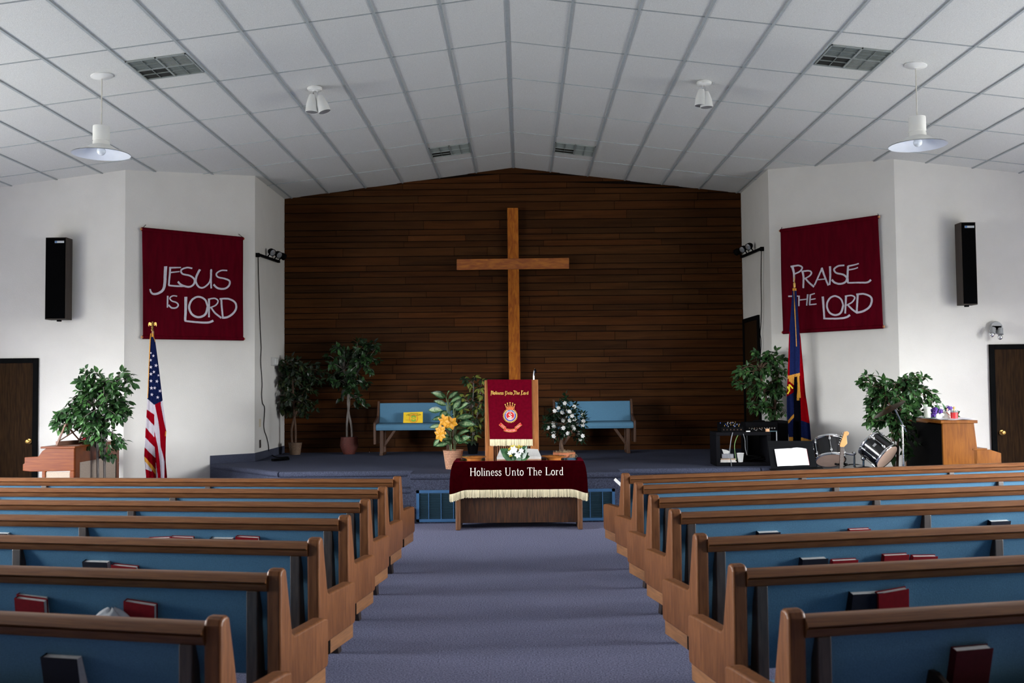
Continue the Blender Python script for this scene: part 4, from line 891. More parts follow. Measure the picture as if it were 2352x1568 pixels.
A, B_2, C_, D_ = P(1119, 871.5, CY), P(1221, 871.5, CY), P(1223, 1009, CY), P(1125, 1009, CY)
def cf(u, v): a = A.lerp(B_2, u); b = D_.lerp(C_, u); p = a.lerp(b, v); p.y = CY - .003 - .004 * sin(u * 9) * v - .002 * sin(u * 23 + 1) * v; return p
m = MB(); m.grid(cf, 40, 20); t0 = [cf(i/20, 0) for i in range(21)]; m.add(t0 + [Vector((p.x, p.y + .30, p.z - .085)) + Vector((0, 0, .004)) for p in t0], [(i, i+1, 22+i, 21+i) for i in range(20)])
m.build('cloth_sheet', M_VELVET, bn, bn.location, smooth=True, fix=False)
m = MB(); rf = random.Random(6); fl_ = D_.z - P(1175, 1023, CY).z
for i in range(130):
    u = (i + .5)/130; a = cf(u, 1); w = .0028; j = Vector((rf.uniform(-.003, .003), rf.uniform(-.004, 0), -fl_ * rf.uniform(.92, 1.05))); m.cur = 1 if rf.random() < .2 else 0
    m.add([a + Vector((-w, -.002, .004)), a + Vector((w, -.002, .004)), a + Vector((w, -.002, 0)) + j, a + Vector((-w, -.002, 0)) + j], [(0, 1, 2, 3)])
m.build('fringe', [M_CREAM, MATS['fringe_shade']], bn, bn.location, fix=False)
# zoomed photo coordinates (1195 wide crop at 1100,860 scale 7.469) laid on the cloth
FY = CY - .010
def fz(x, y, o=0): p = P(1100 + x / 7.469, 860 + y / 7.469, FY); return Vector((p.x, FY - o, p.z))
m = MB(); fz1 = lambda x, y: fz(x, -y)
write(m, 'Holiness Unto The Lord', 203, 850, -342, 58, fz1, (0, -1, 0), .001, fat=1.5, slant=.06)
for xs, ys in ((203, 285), (448, 290), (590, 280), (720, 280)): stroke(m, smooth_pts([(xs + 4, -ys), (xs + 14, -ys + 8), (xs + 26, -ys - 6), (xs + 40, -ys + 6)], 3), 7, fz1, (0, -1, 0), .001); stroke(m, [(xs + 8, -ys - 55), (xs - 2, -ys - 68), (xs + 12, -ys - 74)], 6, fz1, (0, -1, 0), .001)
m.build('lettering', M_GOLD, bn, bn.location, fix=False)
def disc(m, cx, cy, r0, r1, o, n=48, rays=0, r2=0):
    vs = []; fs = []
    if rays:
        for k in range(rays * 2): a = 2*pi*k/(rays*2); rr = r2 if k % 2 else r1; vs.append(fz(cx + rr*cos(a), cy + rr*sin(a), o))
        c = len(vs); vs.append(fz(cx, cy, o)); fs = [(k, (k+1) % (rays*2), c) for k in range(rays*2)]
    else:
        for k in range(n): a = 2*pi*k/n; vs += [fz(cx + r0*cos(a), cy + r0*sin(a), o), fz(cx + r1*cos(a), cy + r1*sin(a), o)]
        fs = [(2*k, 2*k+1, (2*k+3) % (2*n), (2*k+2) % (2*n)) for k in range(n)]
    m.add(vs, fs)
cxx, cyy = 537, 703
m = MB(); gold, red_, blue_, crm = 0, 1, 2, 3
m.cur = gold; disc(m, cxx, cyy, 0, 104, .0005, rays=30, r2=132); m.cur = blue_; disc(m, cxx, cyy, 0, 100, .0012); m.cur = crm; disc(m, cxx, cyy, 66, 75, .0018); m.cur = red_; disc(m, cxx, cyy, 0, 68, .0024)
m.cur = crm
for s_, w in (([(538, -650), (537, -758)], 9), ([(508, -680), (568, -680)], 8), (smooth_pts([(500, -738), (515, -756), (537, -762), (560, -756), (574, -736)], 3), 9), (smooth_pts([(562, -692), (540, -676), (516, -690), (536, -708), (560, -722), (538, -742), (512, -730)], 4), 10), ([(522, -655), (552, -655)], 6)):
    stroke(m, s_, w, lambda x, y: fz(x, -y, .0030), (0, -1, 0), .0006)
def arc_text(s, r, a0, a1, h, up):
    n = len(s)
    for i, c in enumerate(s):
        if c == ' ': continue
        a = radians(a0 + (a1 - a0) * (i + .5) / n)
        ca_, sa_ = cos(a), sin(a)
        text_mesh(m, c, (lambda x, y, a=a, ca_=ca_, sa_=sa_: fz(cxx + (r + (y - h*.35) * (1 if up else -1)) * ca_ + x * (-sa_ if up else sa_) * -1 * (1), cyy - ((r + (y - h*.35) * (1 if up else -1)) * sa_ + x * (ca_ if up else -ca_) * -1), .0022)), h)
arc_text('BLOOD AND FIRE', 87, 160, 20, 22, True); arc_text('-------', 87, 218, 322, 24, False)
m.cur = red_
cr_t = [(452, 512), (490, 490), (533, 482), (578, 490), (615, 512)]; cr_b = [(490, 592), (513, 590), (537, 588), (560, 590), (585, 592)]
for (a, b), (c, d) in zip(cr_t, cr_b):
    m.cur = red_; m.add([fz(c - 15, d, .001), fz(c + 15, d, .001), fz(a * .92 + c * .08, b + 14, .001)], [(0, 1, 2)]); m.cur = gold; m.add([fz(a - 13, b - 6, .0015), fz(a + 13, b - 6, .0015), fz(a + 5, b + 10, .0015), fz(a - 5, b + 10, .0015)], [(0, 1, 2, 3)])
    stroke(m, [(a, -b - 8), (c - 16, -d)], 4, lambda x, y: fz(x, -y, .0014), (0, -1, 0), .0004); stroke(m, [(a, -b - 8), (c + 16, -d)], 4, lambda x, y: fz(x, -y, .0014), (0, -1, 0), .0004)
m.cur = red_; m.add([fz(484, 572, .0012), fz(592, 572, .0012), fz(588, 604, .0012), fz(488, 604, .0012)], [(0, 1, 2, 3)]); m.cur = gold; stroke(m, [(484, -573), (592, -573)], 5, lambda x, y: fz(x, -y, .0016), (0, -1, 0), .0004); stroke(m, [(488, -603), (588, -603)], 5, lambda x, y: fz(x, -y, .0016), (0, -1, 0), .0004)
rib = lambda mid, w, col, o: (setattr(m, 'cur', col), stroke(m, mid, w, lambda x, y: fz(x, -y, o), (0, -1, 0), .0004))
segs = [smooth_pts([(358, -842), (390, -872), (425, -902), (455, -925)], 3), smooth_pts([(432, -938), (480, -955), (540, -962), (600, -957), (645, -940)], 3), smooth_pts([(625, -925), (660, -900), (690, -872), (728, -845)], 3)]
for i, sg in enumerate(segs): rib(sg, 52, gold, .0008 + .0006 * (i == 1)); rib([sg[0]] + sg[1:], 43, red_, .0012 + .0008 * (i == 1))
m.cur = crm
for s, (a, b), (c, d), h in (('THE', (380, 866), (440, 912), 30), ('SALVATION', (458, 952), (622, 952), 30), ('ARMY', (640, 912), (715, 862), 30)):
    n = len(s)
    for i, ch in enumerate(s):
        f_ = (i + .5) / n; x_, y_ = a + (c - a) * f_, b + (d - b) * f_ + (12 * sin(f_ * pi) if n > 5 else 0); an = atan2(-(d - b), c - a)
        text_mesh(m, ch, lambda x, y, x_=x_, y_=y_, an=an: fz(x_ + x*cos(an) - (y - 10)*sin(an), y_ - (x*sin(an) + (y - 10)*cos(an)), .0026), h)
m.build('crest', [M_GOLD, M_RED, M_EMBLUE, MATS['letter_cream']], bn, bn.location, fix=False)
# microphone
q = P(1226, 872, LY + .12); t = thing('microphone', 'chrome gooseneck microphone standing on the right of the lectern', 'microphone', q)
m = MB(); pts = [q + Vector((0, 0, -.03)), P(1226, 862, LY + .12), P(1227.5, 852, LY + .11), P(1229, 847, LY + .10)]; m.tube(smooth_pts([tuple(p) for p in pts], 4), .011, 10); m.build('gooseneck', M_CHROME, t, q, smooth=True)
m = MB(); m.ball(P(1229, 849, LY + .10), .014); m.tube([P(1228.5, 850, LY + .14), P(1229, 855, LY + .12)], .018, 12); m.build('head', M_BLACK, t, q, smooth=True)

# ------------------------------------------------------------------ stage benches
def bench(xa, xb, label, s):
    Yb = 15.70; Yfr = 15.22; t = thing('bench', label, 'bench', ((xa + xb)/2, Yb, HP), group='upholstered benches on the stage')
    zb = P(900, 925, Yb).z; zs = P(900, 975, Yfr).z
    for x, d in ((xa, 1), (xb, -1)):
        pr = [(Yfr, HP + .17), (Yfr, zs + .02), (Yfr + .02, zs + .04), (Yb - .12, zs + .12), (Yb - .02, zb + .03), (Yb + .02, zb + .03), (Yb + .02, zb - .05), (Yb - .04, zs + .05), (Yb - .06, HP + .17)]
        m = MB(); m.prism([(x, y, z) for y, z in pr], (d * .035, 0, 0)); m.build('end_panel', mat('bench_wood', (.085, .036, .016), .5, 0, 7, stretch=(9, 9, .9), col2=(.045, .018, .008), dist=.4), t, t.location, bevel=.008)
    m = MB(); a, b = xa + .035, xb - .035; pr = [(Yfr + .01, zs - .09), (Yfr, zs - .05), (Yfr + .01, zs - .005), (Yfr + .05, zs + .012), (Yb - .1, zs + .02), (Yb - .1, zs - .07)]
    m.prism([(a, y, z) for y, z in pr], (b - a, 0, 0)); m.build('seat', M_BLUE, t, t.location, bevel=.012, seg=3)
    m = MB(); m.prism([(a, y, z) for y, z in ((Yb - .12, zs + .0), (Yb - .03, zb), (Yb + .01, zb - .005), (Yb - .05, zs))], (b - a, 0, 0)); m.build('backrest', M_BLUE, t, t.location, bevel=.012, seg=3)
    for x in (xa + .09, xb - .14):
        m = MB(); m.box((x, Yfr + .06, HP), (x + .05, Yfr + .11, zs - .09)); m.build('leg', MATS['bench_wood'], t, t.location, bevel=.004)
        m = MB(); m.box((x, Yb - .12, HP), (x + .05, Yb - .07, zs - .07)); m.box((x, Yfr + .02, HP), (x + .05, Yb - .04, HP + .035)); sg = 1 if x < (xa + xb)/2 else -1
        m.bar((x + .025 + sg * .03, Yfr + .12, HP + .14), (x + .025 + sg * .20, Yfr + .12, zs - .09), .04, .04); m.build('leg_frame', MATS['bench_wood'], t, t.location, bevel=.004)
    return zs, Yfr, Yb
xa = P(857, 960, 15.2).x; zs, Yfr, Yb = bench(xa, xa + 1.25, 'blue upholstered bench on the stage at left, holding a yellow card', -1)
xb_ = P(1461, 960, 15.2).x; bench(xb_ - 1.25, xb_, 'blue upholstered bench on the stage at right behind the white-flowered bonsai', 1)
# yellow certificate leaning on the bench
q = P(948, 975, 15.42); t = thing('certificate', 'yellow certificate card leaning against the back of the left stage bench', 'card', (q.x, 15.42, zs + .014))
Q0, Q1, Q2, Q3 = P(926, 975, 15.42), P(971, 975, 15.42), P(971, 949.5, 15.47), P(927, 951, 15.47); dz = zs + .016 - min(Q0.z, Q1.z)
for k in (Q0, Q1, Q2, Q3): k.z += dz
m = MB(); m.prism([Q0, Q1, Q2, Q3], (0, .006, 0)); m.build('card', mat('card_yellow', (.90, .58, .01), .6, .03, 20), t, t.location)
fq = lambda u, v, o=.002: Q0.lerp(Q1, u).lerp(Q3.lerp(Q2, u), v) + Vector((0, -o, 0))
m = MB(); m.cur = 0
text_mesh(m, 'CERTIFICATE OF', lambda x, y: fq(.53 + x, .80 + y * 1.7 - 1.0 * x * x), .105); text_mesh(m, 'ACHIEVEMENT', lambda x, y: fq(.55 + x, .64 + y * 1.7), .09); text_mesh(m, 'Presented to', lambda x, y: fq(.26 + x, .24 + y * 1.7), .045)
m.cur = 1
def ring(r0, r1, o, a0=0, a1=360):
    n = 40; vs = []
    for k in range(n + 1): a = radians(a0 + (a1 - a0) * k / n); vs += [fq(.53 + r*cos(a), .40 + r*1.72*sin(a), o) for r in (r0, r1)]
    m.add(vs, [(2*k, 2*k+1, 2*k+3, 2*k+2) for k in range(n)])
ring(.20, .225, .003); m.cur = 2; ring(.0, .165, .0032, 28, 152); ring(.0, .165, .0032, 208, 332); m.cur = 3; ring(0, .085, .0036)
for k in (-.05, .0, .05): m.cur = 2; stroke(m, [(.42, .40 + k), (.64, .40 + k)], .018, lambda x, y: fq(x, y, .004), (0, -1, 0), .0004)
m.build('print', [mat('ink_green', (.05, .08, .01), .7, .04, 9), mat('ink_orange', (.80, .20, .02), .7, .04, 9), mat('ink_leaf', (.22, .42, .04), .7, .04, 9), MATS['card_yellow']], t, t.location, fix=False)
# ------------------------------------------------------------------ banners on the diagonal walls
def banner(side, corners, zx, zy, zs, strokes, label, dangle):
    p0, p1 = (DL, (XL, YA)) if side < 0 else (DR, (XR, YA)); p0 = Vector((*p0, 0)); p1 = Vector((*p1, 0))
    d = (p1 - p0).normalized(); n = Vector((d.y, -d.x, 0)); n = n if n.y < 0 else -n
    pp = p0 + n * .05; TL, TR, BR, BL = [PL(*c, pp, n) for c in corners]
    o = (TL + TR) / 2; t = thing('wall_banner', label, 'banner', o, group='maroon wall banners')
    def sf(u, v): p = TL.lerp(TR, u).lerp(BL.lerp(BR, u), v); return p + n * (.004 + .010 * v * sin(u * 21 + v * 3) * (.4 + .6 * sin(u * 6 + 1)) + .008 * sin(u*9 + 4*v) * sin(pi*v))
    m = MB(); m.grid(sf, 90, 60); m.build('cloth', M_BANNER, t, o, smooth='all', fix=False, solid=.003)
    for a, b, e_ in ((TL, TR, .02), (BL, BR, .02)):
        dd = (b - a).normalized(); m = MB(); m.tube([a - dd * .001, b + dd * .001], .026, 14); r_ = m.build('hem', M_BANNER, t, o, smooth=True)
        m = MB(); m.tube([a - dd * e_, b + dd * e_], .016, 10); m.build('dowel', mat('dowel', (.45, .20, .08), .5, .1, 20), t, o)
    m = MB()
    for a, b in dangle: m.tube([PL(*a, pp, n), PL(*b, pp - n * .04, n)], .004, 5)
    m.build('hanging_cord', M_BLACK, t, o)
    m = MB(); M4 = [TL, TR, BR, BL]
    def f(x, y):
        q = PL(zx + x / zs, zy - y / zs, pp, n); u = (q - TL).dot((TR - TL).normalized()) / (TR - TL).length; v = (TL - q).z / (TL - BL).z; u = min(1, max(0, u)); v = min(1, max(0, v))
        return q + n * ((sf(u, v) - TL.lerp(TR, u).lerp(BL.lerp(BR, u), v)).dot(n) + .004)
    for pts, w, w2 in strokes:
        pts = [(x, -y) for x, y in pts]
        if len(pts) > 2: pts = smooth_pts(pts, 7)
        r = random.Random(int(pts[0][0])); pts2 = [(x + r.uniform(-.45, .45), y + r.uniform(-.45, .45)) for x, y in pts]
        stroke(m, pts2, w, f, n, .003, w2)
    m.build('lettering', M_LETTER, t, o, fix=False)
    return t
SL = [([(1268, 872), (1265, 930), (1262, 1000), (1250, 1050), (1215, 1078), (1175, 1084), (1155, 1070), (1147, 1046)], 24, 12),
 ([(1302, 885), (1299, 940), (1292, 1018)], 15, 12), ([(1295, 884), (1385, 881)], 13, 9), ([(1300, 920), (1375, 912)], 11, 8), ([(1290, 1018), (1350, 1024), (1415, 1024)], 12, 14),
 ([(1472, 888), (1430, 882), (1388, 900), (1398, 930), (1455, 945), (1488, 975), (1480, 1012), (1445, 1030), (1390, 1015), (1362, 990)], 11, 15),
 ([(1530, 896), (1505, 945), (1498, 990), (1520, 1030), (1555, 1035), (1598, 1000), (1612, 950), (1615, 895)], 16, 10), ([(1614, 900), (1612, 970), (1614, 1042)], 15, 11),
 ([(1738, 905), (1692, 905), (1655, 928), (1665, 955), (1720, 968), (1756, 985), (1752, 1020), (1718, 1044), (1665, 1040), (1632, 1012)], 10, 15),
 ([(1284, 1098), (1281, 1188)], 12, 10), ([(1356, 1102), (1325, 1098), (1300, 1115), (1315, 1138), (1350, 1150), (1364, 1170), (1347, 1190), (1312, 1190), (1290, 1168)], 9, 12),
 ([(1422, 1106), (1420, 1200), (1416, 1290)], 22, 16), ([(1412, 1290), (1500, 1300), (1590, 1303), (1632, 1288)], 13, 17),
 ([(1588, 1185), (1570, 1240), (1518, 1262), (1468, 1240), (1446, 1185), (1470, 1128), (1518, 1106), (1568, 1130), (1589, 1188)], 17, 13),
 ([(1597, 1122), (1598, 1190), (1598, 1262)], 15, 12), ([(1590, 1126), (1640, 1118), (1668, 1138), (1650, 1170), (1603, 1190)], 11, 10), ([(1612, 1185), (1645, 1230), (1695, 1268)], 12, 14),
 ([(1692, 1118), (1698, 1190), (1706, 1262)], 15, 13), ([(1680, 1122), (1750, 1122), (1800, 1150), (1808, 1195), (1782, 1235), (1740, 1262), (1700, 1266)], 13, 16)]
banner(-1, [(326, 526), (558, 548), (559, 778), (328, 774)], 0, 350, 3.336, SL, 'maroon wall banner reading JESUS IS LORD', [((325, 526), (335, 516)), ((560, 547), (548, 537))])
SR = [([(597, 566), (608, 620), (608, 684)], 18, 11), ([(585, 570), (640, 560), (670, 574), (655, 603), (612, 625)], 13, 10),
 ([(672, 605), (680, 650), (678, 732)], 16, 12), ([(664, 606), (720, 600), (740, 614), (725, 640), (685, 662)], 12, 10), ([(692, 655), (722, 690), (760, 722)], 12, 14),
 ([(822, 578), (790, 650), (763, 710)], 12, 10), ([(818, 578), (840, 640), (870, 712)], 16, 12), ([(790, 668), (855, 662)], 9, 8), ([(882, 566), (885, 640), (880, 708)], 16, 12),
 ([(992, 560), (948, 564), (915, 588), (930, 616), (985, 630), (1012, 655), (1002, 685), (962, 700), (920, 690), (898, 668)], 12, 15),
 ([(1022, 565), (1018, 630), (1020, 694)], 15, 12), ([(1020, 566), (1060, 558), (1102, 546)], 12, 9), ([(1020, 594), (1060, 588), (1096, 576)], 11, 8), ([(1018, 692), (1100, 690), (1165, 688), (1192, 668)], 11, 15),
 ([(565, 794), (640, 792)], 11, 8), ([(608, 793), (604, 868)], 13, 10), ([(645, 788), (644, 868)], 12, 10), ([(645, 822), (708, 815)], 9, 8), ([(713, 778), (706, 864)], 12, 10),
 ([(733, 780), (728, 860)], 12, 10), ([(730, 784), (766, 772)], 10, 8), ([(730, 820), (772, 812)], 9, 7), ([(724, 858), (780, 852)], 10, 8),
 ([(828, 796), (835, 880), (840, 964)], 18, 13), ([(832, 962), (930, 963), (1000, 955), (1034, 936)], 12, 16),
 ([(984, 862), (965, 918), (922, 936), (878, 915), (860, 862), (880, 812), (922, 792), (966, 815), (985, 865)], 15, 12),
 ([(1005, 790), (1002, 850), (998, 924)], 15, 12), ([(996, 794), (1045, 788), (1070, 804), (1050, 838), (1008, 862)], 11, 10), ([(1015, 856), (1050, 892), (1088, 920)], 12, 14),
 ([(1092, 776), (1088, 850), (1084, 916)], 15, 13), ([(1082, 780), (1140, 776), (1192, 800), (1196, 842), (1176, 880), (1130, 908), (1084, 918)], 13, 16)]
banner(1, [(1793, 530), (2017, 498), (2028, 750), (1799, 763)], 1640, 440, 3.303, SR, 'maroon wall banner reading PRAISE THE LORD', [((1792, 530), (1796, 522)), ((2019, 496), (2016, 491))])

# ------------------------------------------------------------------ flags: draped cloth coloured patch by patch
def lerp1(tab, y):
    if y <= tab[0][0]: return tab[0][1:]
    for a, b in zip(tab, tab[1:]):
        if y <= b[0]: k = (y - a[0]) / (b[0] - a[0]); return tuple(p + (q - p) * k for p, q in zip(a[1:], b[1:]))
    return tab[-1][1:]
def draped(t, z, Y, tab, y0, y1, colour, mats, nu, nv, folds, amp, org):
    """tab rows (y, left, right) in zoomed photo units; z = (x0, y0, scale)"""
    def F(x, y, o=0): p = P(z[0] + x / z[2], z[1] + y / z[2], Y - o); return p
    m = MB()
    def off(u, v): return amp * (.25 + .75 * v) * (sin(u * folds * 2 * pi + 1.1 + v) * .7 + .3 * sin(u * folds * 4.7 * pi + v * 2))
    for j in range(nv):
        for i in range(nu):
            q = []
            for a, b in ((i, j), (i+1, j), (i+1, j+1), (i, j+1)):
                u, v = a / nu, b / nv; y = y0 + (y1 - y0) * v; l, r = lerp1(tab, y); q.append(F(l + (r - l) * u, y, off(u, v)))
            v = (j + .5) / nv; u = (i + .5) / nu; y = y0 + (y1 - y0) * v; l, r = lerp1(tab, y); c = colour(l + (r - l) * u, y, l, r)
            if c is None: continue
            m.cur = c; m.add(q, [(0, 1, 2, 3)])
    me = m.build('flag_cloth', mats, t, org, fix=False)
    bm = bmesh.new(); bm.from_mesh(me.data); bmesh.ops.remove_doubles(bm, verts=bm.verts, dist=1e-5); bm.to_mesh(me.data); bm.free(); me.data.polygons.foreach_set('use_smooth', [True] * len(me.data.polygons))
    md = me.modifiers.new('thick', 'SOLIDIFY'); md.thickness = .003
    return F, off
FW = mat('flag_white', (.50, .46, .52), .9, .04, 40, .1, 300, spec=0); FR = mat('flag_red', (.23, .002, .008), .9, .08, 40, .1, 300, spec=0); FB = mat('flag_blue', (.006, .010, .045), .9, .1, 40, .1, 300, spec=0); FG = mat('flag_gold', (.55, .24, .012), .7, .2, 120); FRB = mat('flag_bright_red', (.21, .001, .004), .9, .08, 40, .1, 300, spec=0); FB2 = mat('flag_blue_satin', (.010, .016, .070), .9, .1, 40, .1, 300, spec=0); FY = mat('flag_yellow', (.85, .62, .02), .8, .05, 40)
Y = 12.75; zc = (310, 730, 4.236); top = P(350, 760, Y); base = Vector((P(341, 1000, Y).x, Y + .02, 0))
us = thing('national_flag', 'furled stars and stripes flag with gold eagle finial on a pole at the left', 'flag', base)
m = MB(); m.tube([base + Vector((0, 0, .05)), Vector((top.x, Y + .02, top.z))], .014, 10); m.build('pole', mat('pole_wood', (.35, .18, .07), .4, .2, 20), us, base, smooth=True)
m = MB(); m.lathe([(0, 0), (.14, 0), (.145, .02), (.10, .05), (.03, .08), (.022, .16), (0, .16)], base, 28); m.build('base', M_BRASS, us, base, smooth=True)
tabL = [(150, 152, 176), (180, 148, 184), (220, 145, 197), (480, 133, 232), (800, 121, 269), (850, 119, 274), (980, 111, 292), (1040, 108, 300), (1100, 103, 306), (1135, 102, 303), (1200, 98, 300), (1340, 90, 298), (1400, 95, 300), (1540, 108, 312), (1900, 112, 318)]
BT = [(845, 188, 196, 250, 272), (1000, 190, 226, 280, 296), (1100, 194, 240, 306, 320), (1250, 222, 250, 302, 320), (1400, 243, 290, 330, 340), (1540, 250, 285, 320, 330), (1900, 262, 296, 330, 340)]
BT2 = [(1080, 188, 188), (1250, 190, 222), (1400, 204, 243), (1540, 222, 252), (1900, 236, 264)]
def usc(x, y, l, r):
    cf_ = lerp1([(780, 188), (1000, 190), (1200, 190), (1400, 203), (1900, 214)], y)[0]
    if x < l + 6 and y < 780: return 3
    if y < 185: return 3 if x > l + 12 else 2
    if x > 180 and y < 235 and x > r - 7: return 3
    cb = 785 + (x - 120) * .88 if x < 188 else 845 - (x - 188) * .5
    if y < cb: return 2
    if x < cf_:
        s_ = (x - l) / max(1, cf_ - l); e_ = [785, 890, 965, 1065, 1160, 1258, 1345]; e2 = [845, 940, 1050, 1160, 1255, 1360, 1475]
        for k in range(6):
            if y < e_[k+1] + (e2[k+1] - e_[k+1]) * s_: return 0 if k % 2 == 0 else 1
        if y < 1392 + 135 * s_: return 3
        return 0 if y < 1470 + 40 * s_ and s_ < .6 else 1
    b = lerp1(BT, y)
    if y > 1080:
        g = lerp1(BT2, y); 
        if x < g[0]: return 0
        if x < g[1]: return 1
    if x < b[1]: return 0
    if x < b[2]: return 1
    return 0
def usc2(x, y, l, r):
    c = usc(x, y, l, r)
    if 1100 < y < 1150 and x > r - 9: return 3
    return c
F, off = draped(us, zc, Y, tabL, 150, 1900, usc2, [FW, FR, FB, FG], 104, 420, 1.6, .022, base)
m = MB()
def star(cx, cy, R_, rot, F, o):
    vs = [F(cx + (R_ if k % 2 == 0 else R_ * .40) * sin(rot + pi*k/5) * (.92), cy - (R_ if k % 2 == 0 else R_ * .40) * cos(rot + pi*k/5), o) for k in range(10)] + [F(cx, cy, o)]
    m.add(vs, [(k, (k+1) % 10, 10) for k in range(10)])
for (x, y, r_, s_) in ((154, 340, .1, 13), (179, 368, .0, 17), (153, 410, -.1, 17), (205, 462, .15, 20), (154, 478, .0, 19), (184, 525, -.2, 17), (155, 545, 0, 20), (228, 558, .1, 14), (213, 616, .2, 20), (156, 612, 0, 19), (160, 682, .0, 20), (192, 681, .2, 18), (243, 710, .3, 19), (164, 745, .1, 19), (221, 772, .1, 19)): star(x, y, s_, r_, F, .034)
m.build('star', FW, us, base, fix=False)
# eagle
c = P(350, 757, Y); m = MB(); m.lathe([(0, -.02), (.014, -.015), (.018, .0), (.01, .012), (.016, .03), (.012, .04), (0, .045)], c, 12)
body = smooth_pts([tuple(c + Vector((0, 0, .04))), tuple(c + Vector((.002, 0, .065))), tuple(c + Vector((.004, 0, .09))), tuple(c + Vector((.0, -.01, .10)))], 4); m.tube(body, [.008, .012, .015, .018, .02, .02, .018, .016, .013, .012, .011, .009, .006], 8)
for s_ in (-1, 1): m.prism([c + Vector(v) for v in ((s_*.01, .004, .082), (s_*.035, .004, .098), (s_*.05, .004, .092), (s_*.056, .004, .06), (s_*.048, .004, .04), (s_*.044, .004, .066), (s_*.03, .004, .052), (s_*.014, .004, .055))], (0, .010, 0))
m.build('eagle_finial', M_BRASS, us, base, smooth=True)

Y = 13.72; zc = (1790, 640, 4.126); base = Vector((P(1834, 1000, Y).x, Y + .02, HP)); top = P(1825, 652, Y)
fl2 = thing('flag', 'furled navy and red flag with gold fringe and tassel beside the right banner', 'flag', base)
m = MB(); m.tube([base + Vector((0, 0, .05)), Vector((top.x, Y + .02, top.z))], .014, 10); m.build('pole', MATS['pole_wood'], fl2, base, smooth=True)
m = MB(); m.lathe([(0, 0), (.14, 0), (.145, .02), (.10, .05), (.03, .08), (.022, .16), (0, .16)], base, 28); m.build('base', M_BRASS, fl2, base, smooth=True)
c = P(1824.5, 655, Y); m = MB(); m.lathe([(.014, -.03), (.018, -.01), (.018, .03), (.010, .036), (.006, .06), (.010, .075), (.004, .12), (0, .16)], c, 12); m.build('finial', M_BRASS, fl2, base, smooth=True)
tabR = [(90, 126, 162), (110, 126, 163), (300, 110, 176), (500, 95, 192), (560, 90, 202), (750, 85, 218), (900, 79, 232), (960, 77, 236), (1100, 70, 250), (1200, 70, 266), (1350, 74, 286), (1530, 92, 302), (1640, 96, 304)]
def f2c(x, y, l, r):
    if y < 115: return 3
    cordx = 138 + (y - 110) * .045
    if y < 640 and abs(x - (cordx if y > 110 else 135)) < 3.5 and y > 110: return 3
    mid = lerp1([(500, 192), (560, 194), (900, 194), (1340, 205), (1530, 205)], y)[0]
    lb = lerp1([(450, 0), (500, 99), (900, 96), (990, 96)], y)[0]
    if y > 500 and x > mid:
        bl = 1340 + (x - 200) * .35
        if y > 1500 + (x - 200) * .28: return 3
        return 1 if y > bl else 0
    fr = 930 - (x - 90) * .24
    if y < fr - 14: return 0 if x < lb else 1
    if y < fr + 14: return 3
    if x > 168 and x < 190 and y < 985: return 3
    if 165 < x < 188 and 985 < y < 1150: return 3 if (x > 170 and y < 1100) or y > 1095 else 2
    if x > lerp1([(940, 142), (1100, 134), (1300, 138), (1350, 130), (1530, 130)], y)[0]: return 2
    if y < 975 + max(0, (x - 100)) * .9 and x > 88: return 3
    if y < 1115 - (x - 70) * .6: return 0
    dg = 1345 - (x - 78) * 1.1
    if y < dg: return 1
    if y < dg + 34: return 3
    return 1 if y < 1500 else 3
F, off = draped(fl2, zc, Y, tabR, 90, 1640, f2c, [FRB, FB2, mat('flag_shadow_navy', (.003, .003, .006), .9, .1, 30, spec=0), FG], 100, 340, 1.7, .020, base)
m = MB(); fM = lambda x, y: F(x, -y, .032)
for s_, w in (([(78, -1092), (96, -1060)], 12), ([(76, -1020), (98, -1065)], 12), ([(98, -1065), (92, -1000)], 12), ([(94, -1000), (128, -1040)], 13)): stroke(m, s_, w, fM, (0, -1, 0), .002)
m.build('lettering', FY, fl2, base, fix=False)
m = MB(); q = P(1834, 868, Y - .05); m.tube([q, q + Vector((0, 0, -.19))], [.012, .02], 10); m.tube([q + Vector((0, 0, -.19)), q + Vector((0, 0, -.27))], [.022, .026], 10); m.build('tassel', FG, fl2, base)

# ------------------------------------------------------------------ organ on the left
OX = -5.12; OY0, OY1 = 11.35, 12.62; zt = P(175, 1027, OY0).z
og = thing('organ', 'orange-brown wooden organ seen end-on near the left door', 'organ', (OX - .3, (OY0+OY1)/2, 0))
def oz(x, y): q = P(x, y, OY0); return (q.x, q.z)
prof = [(183, 1090), (183, 1029), (106, 1029), (96, 1036), (88, 1048), (56, 1050), (56, 1064), (52, 1066), (52, 1081), (70, 1083), (96, 1083), (96, 1100), (183, 1100)]
pf = [oz(*q) for q in prof if q[1] < 1095]; zb = oz(70, 1082)[1]
pf = [(OX, zb)] + [(OX, oz(183, 1029)[1])] + pf[2:10]
for ya, yb_ in ((OY0, OY0 + .04), (OY1 - .04, OY1)):
    m = MB(); m.prism([(x, ya, z) for x, z in pf], (0, yb_ - ya, 0)); m.box((OX - .37, ya, 0), (OX - .33, yb_, zb)); m.box((OX - .05, ya, 0), (OX, yb_, zb)); m.box((OX - .37, ya, 0), (OX, yb_, .06)); m.cur = 1; m.box((OX - .33, ya + .01, .06), (OX - .05, yb_ - .01, zb - .01))
    m.build('end_panel', [M_ORG, mat('organ_cloth', (.30, .24, .19), .95, .15, 120)], og, og.location, bevel=.006)
ztop = pf[1][1]; m = MB(); m.box((OX - .385, OY0 - .01, ztop), (OX + .012, OY1 + .01, ztop + .022)); m.build('lid', M_ORG, og, og.location, bevel=.004)
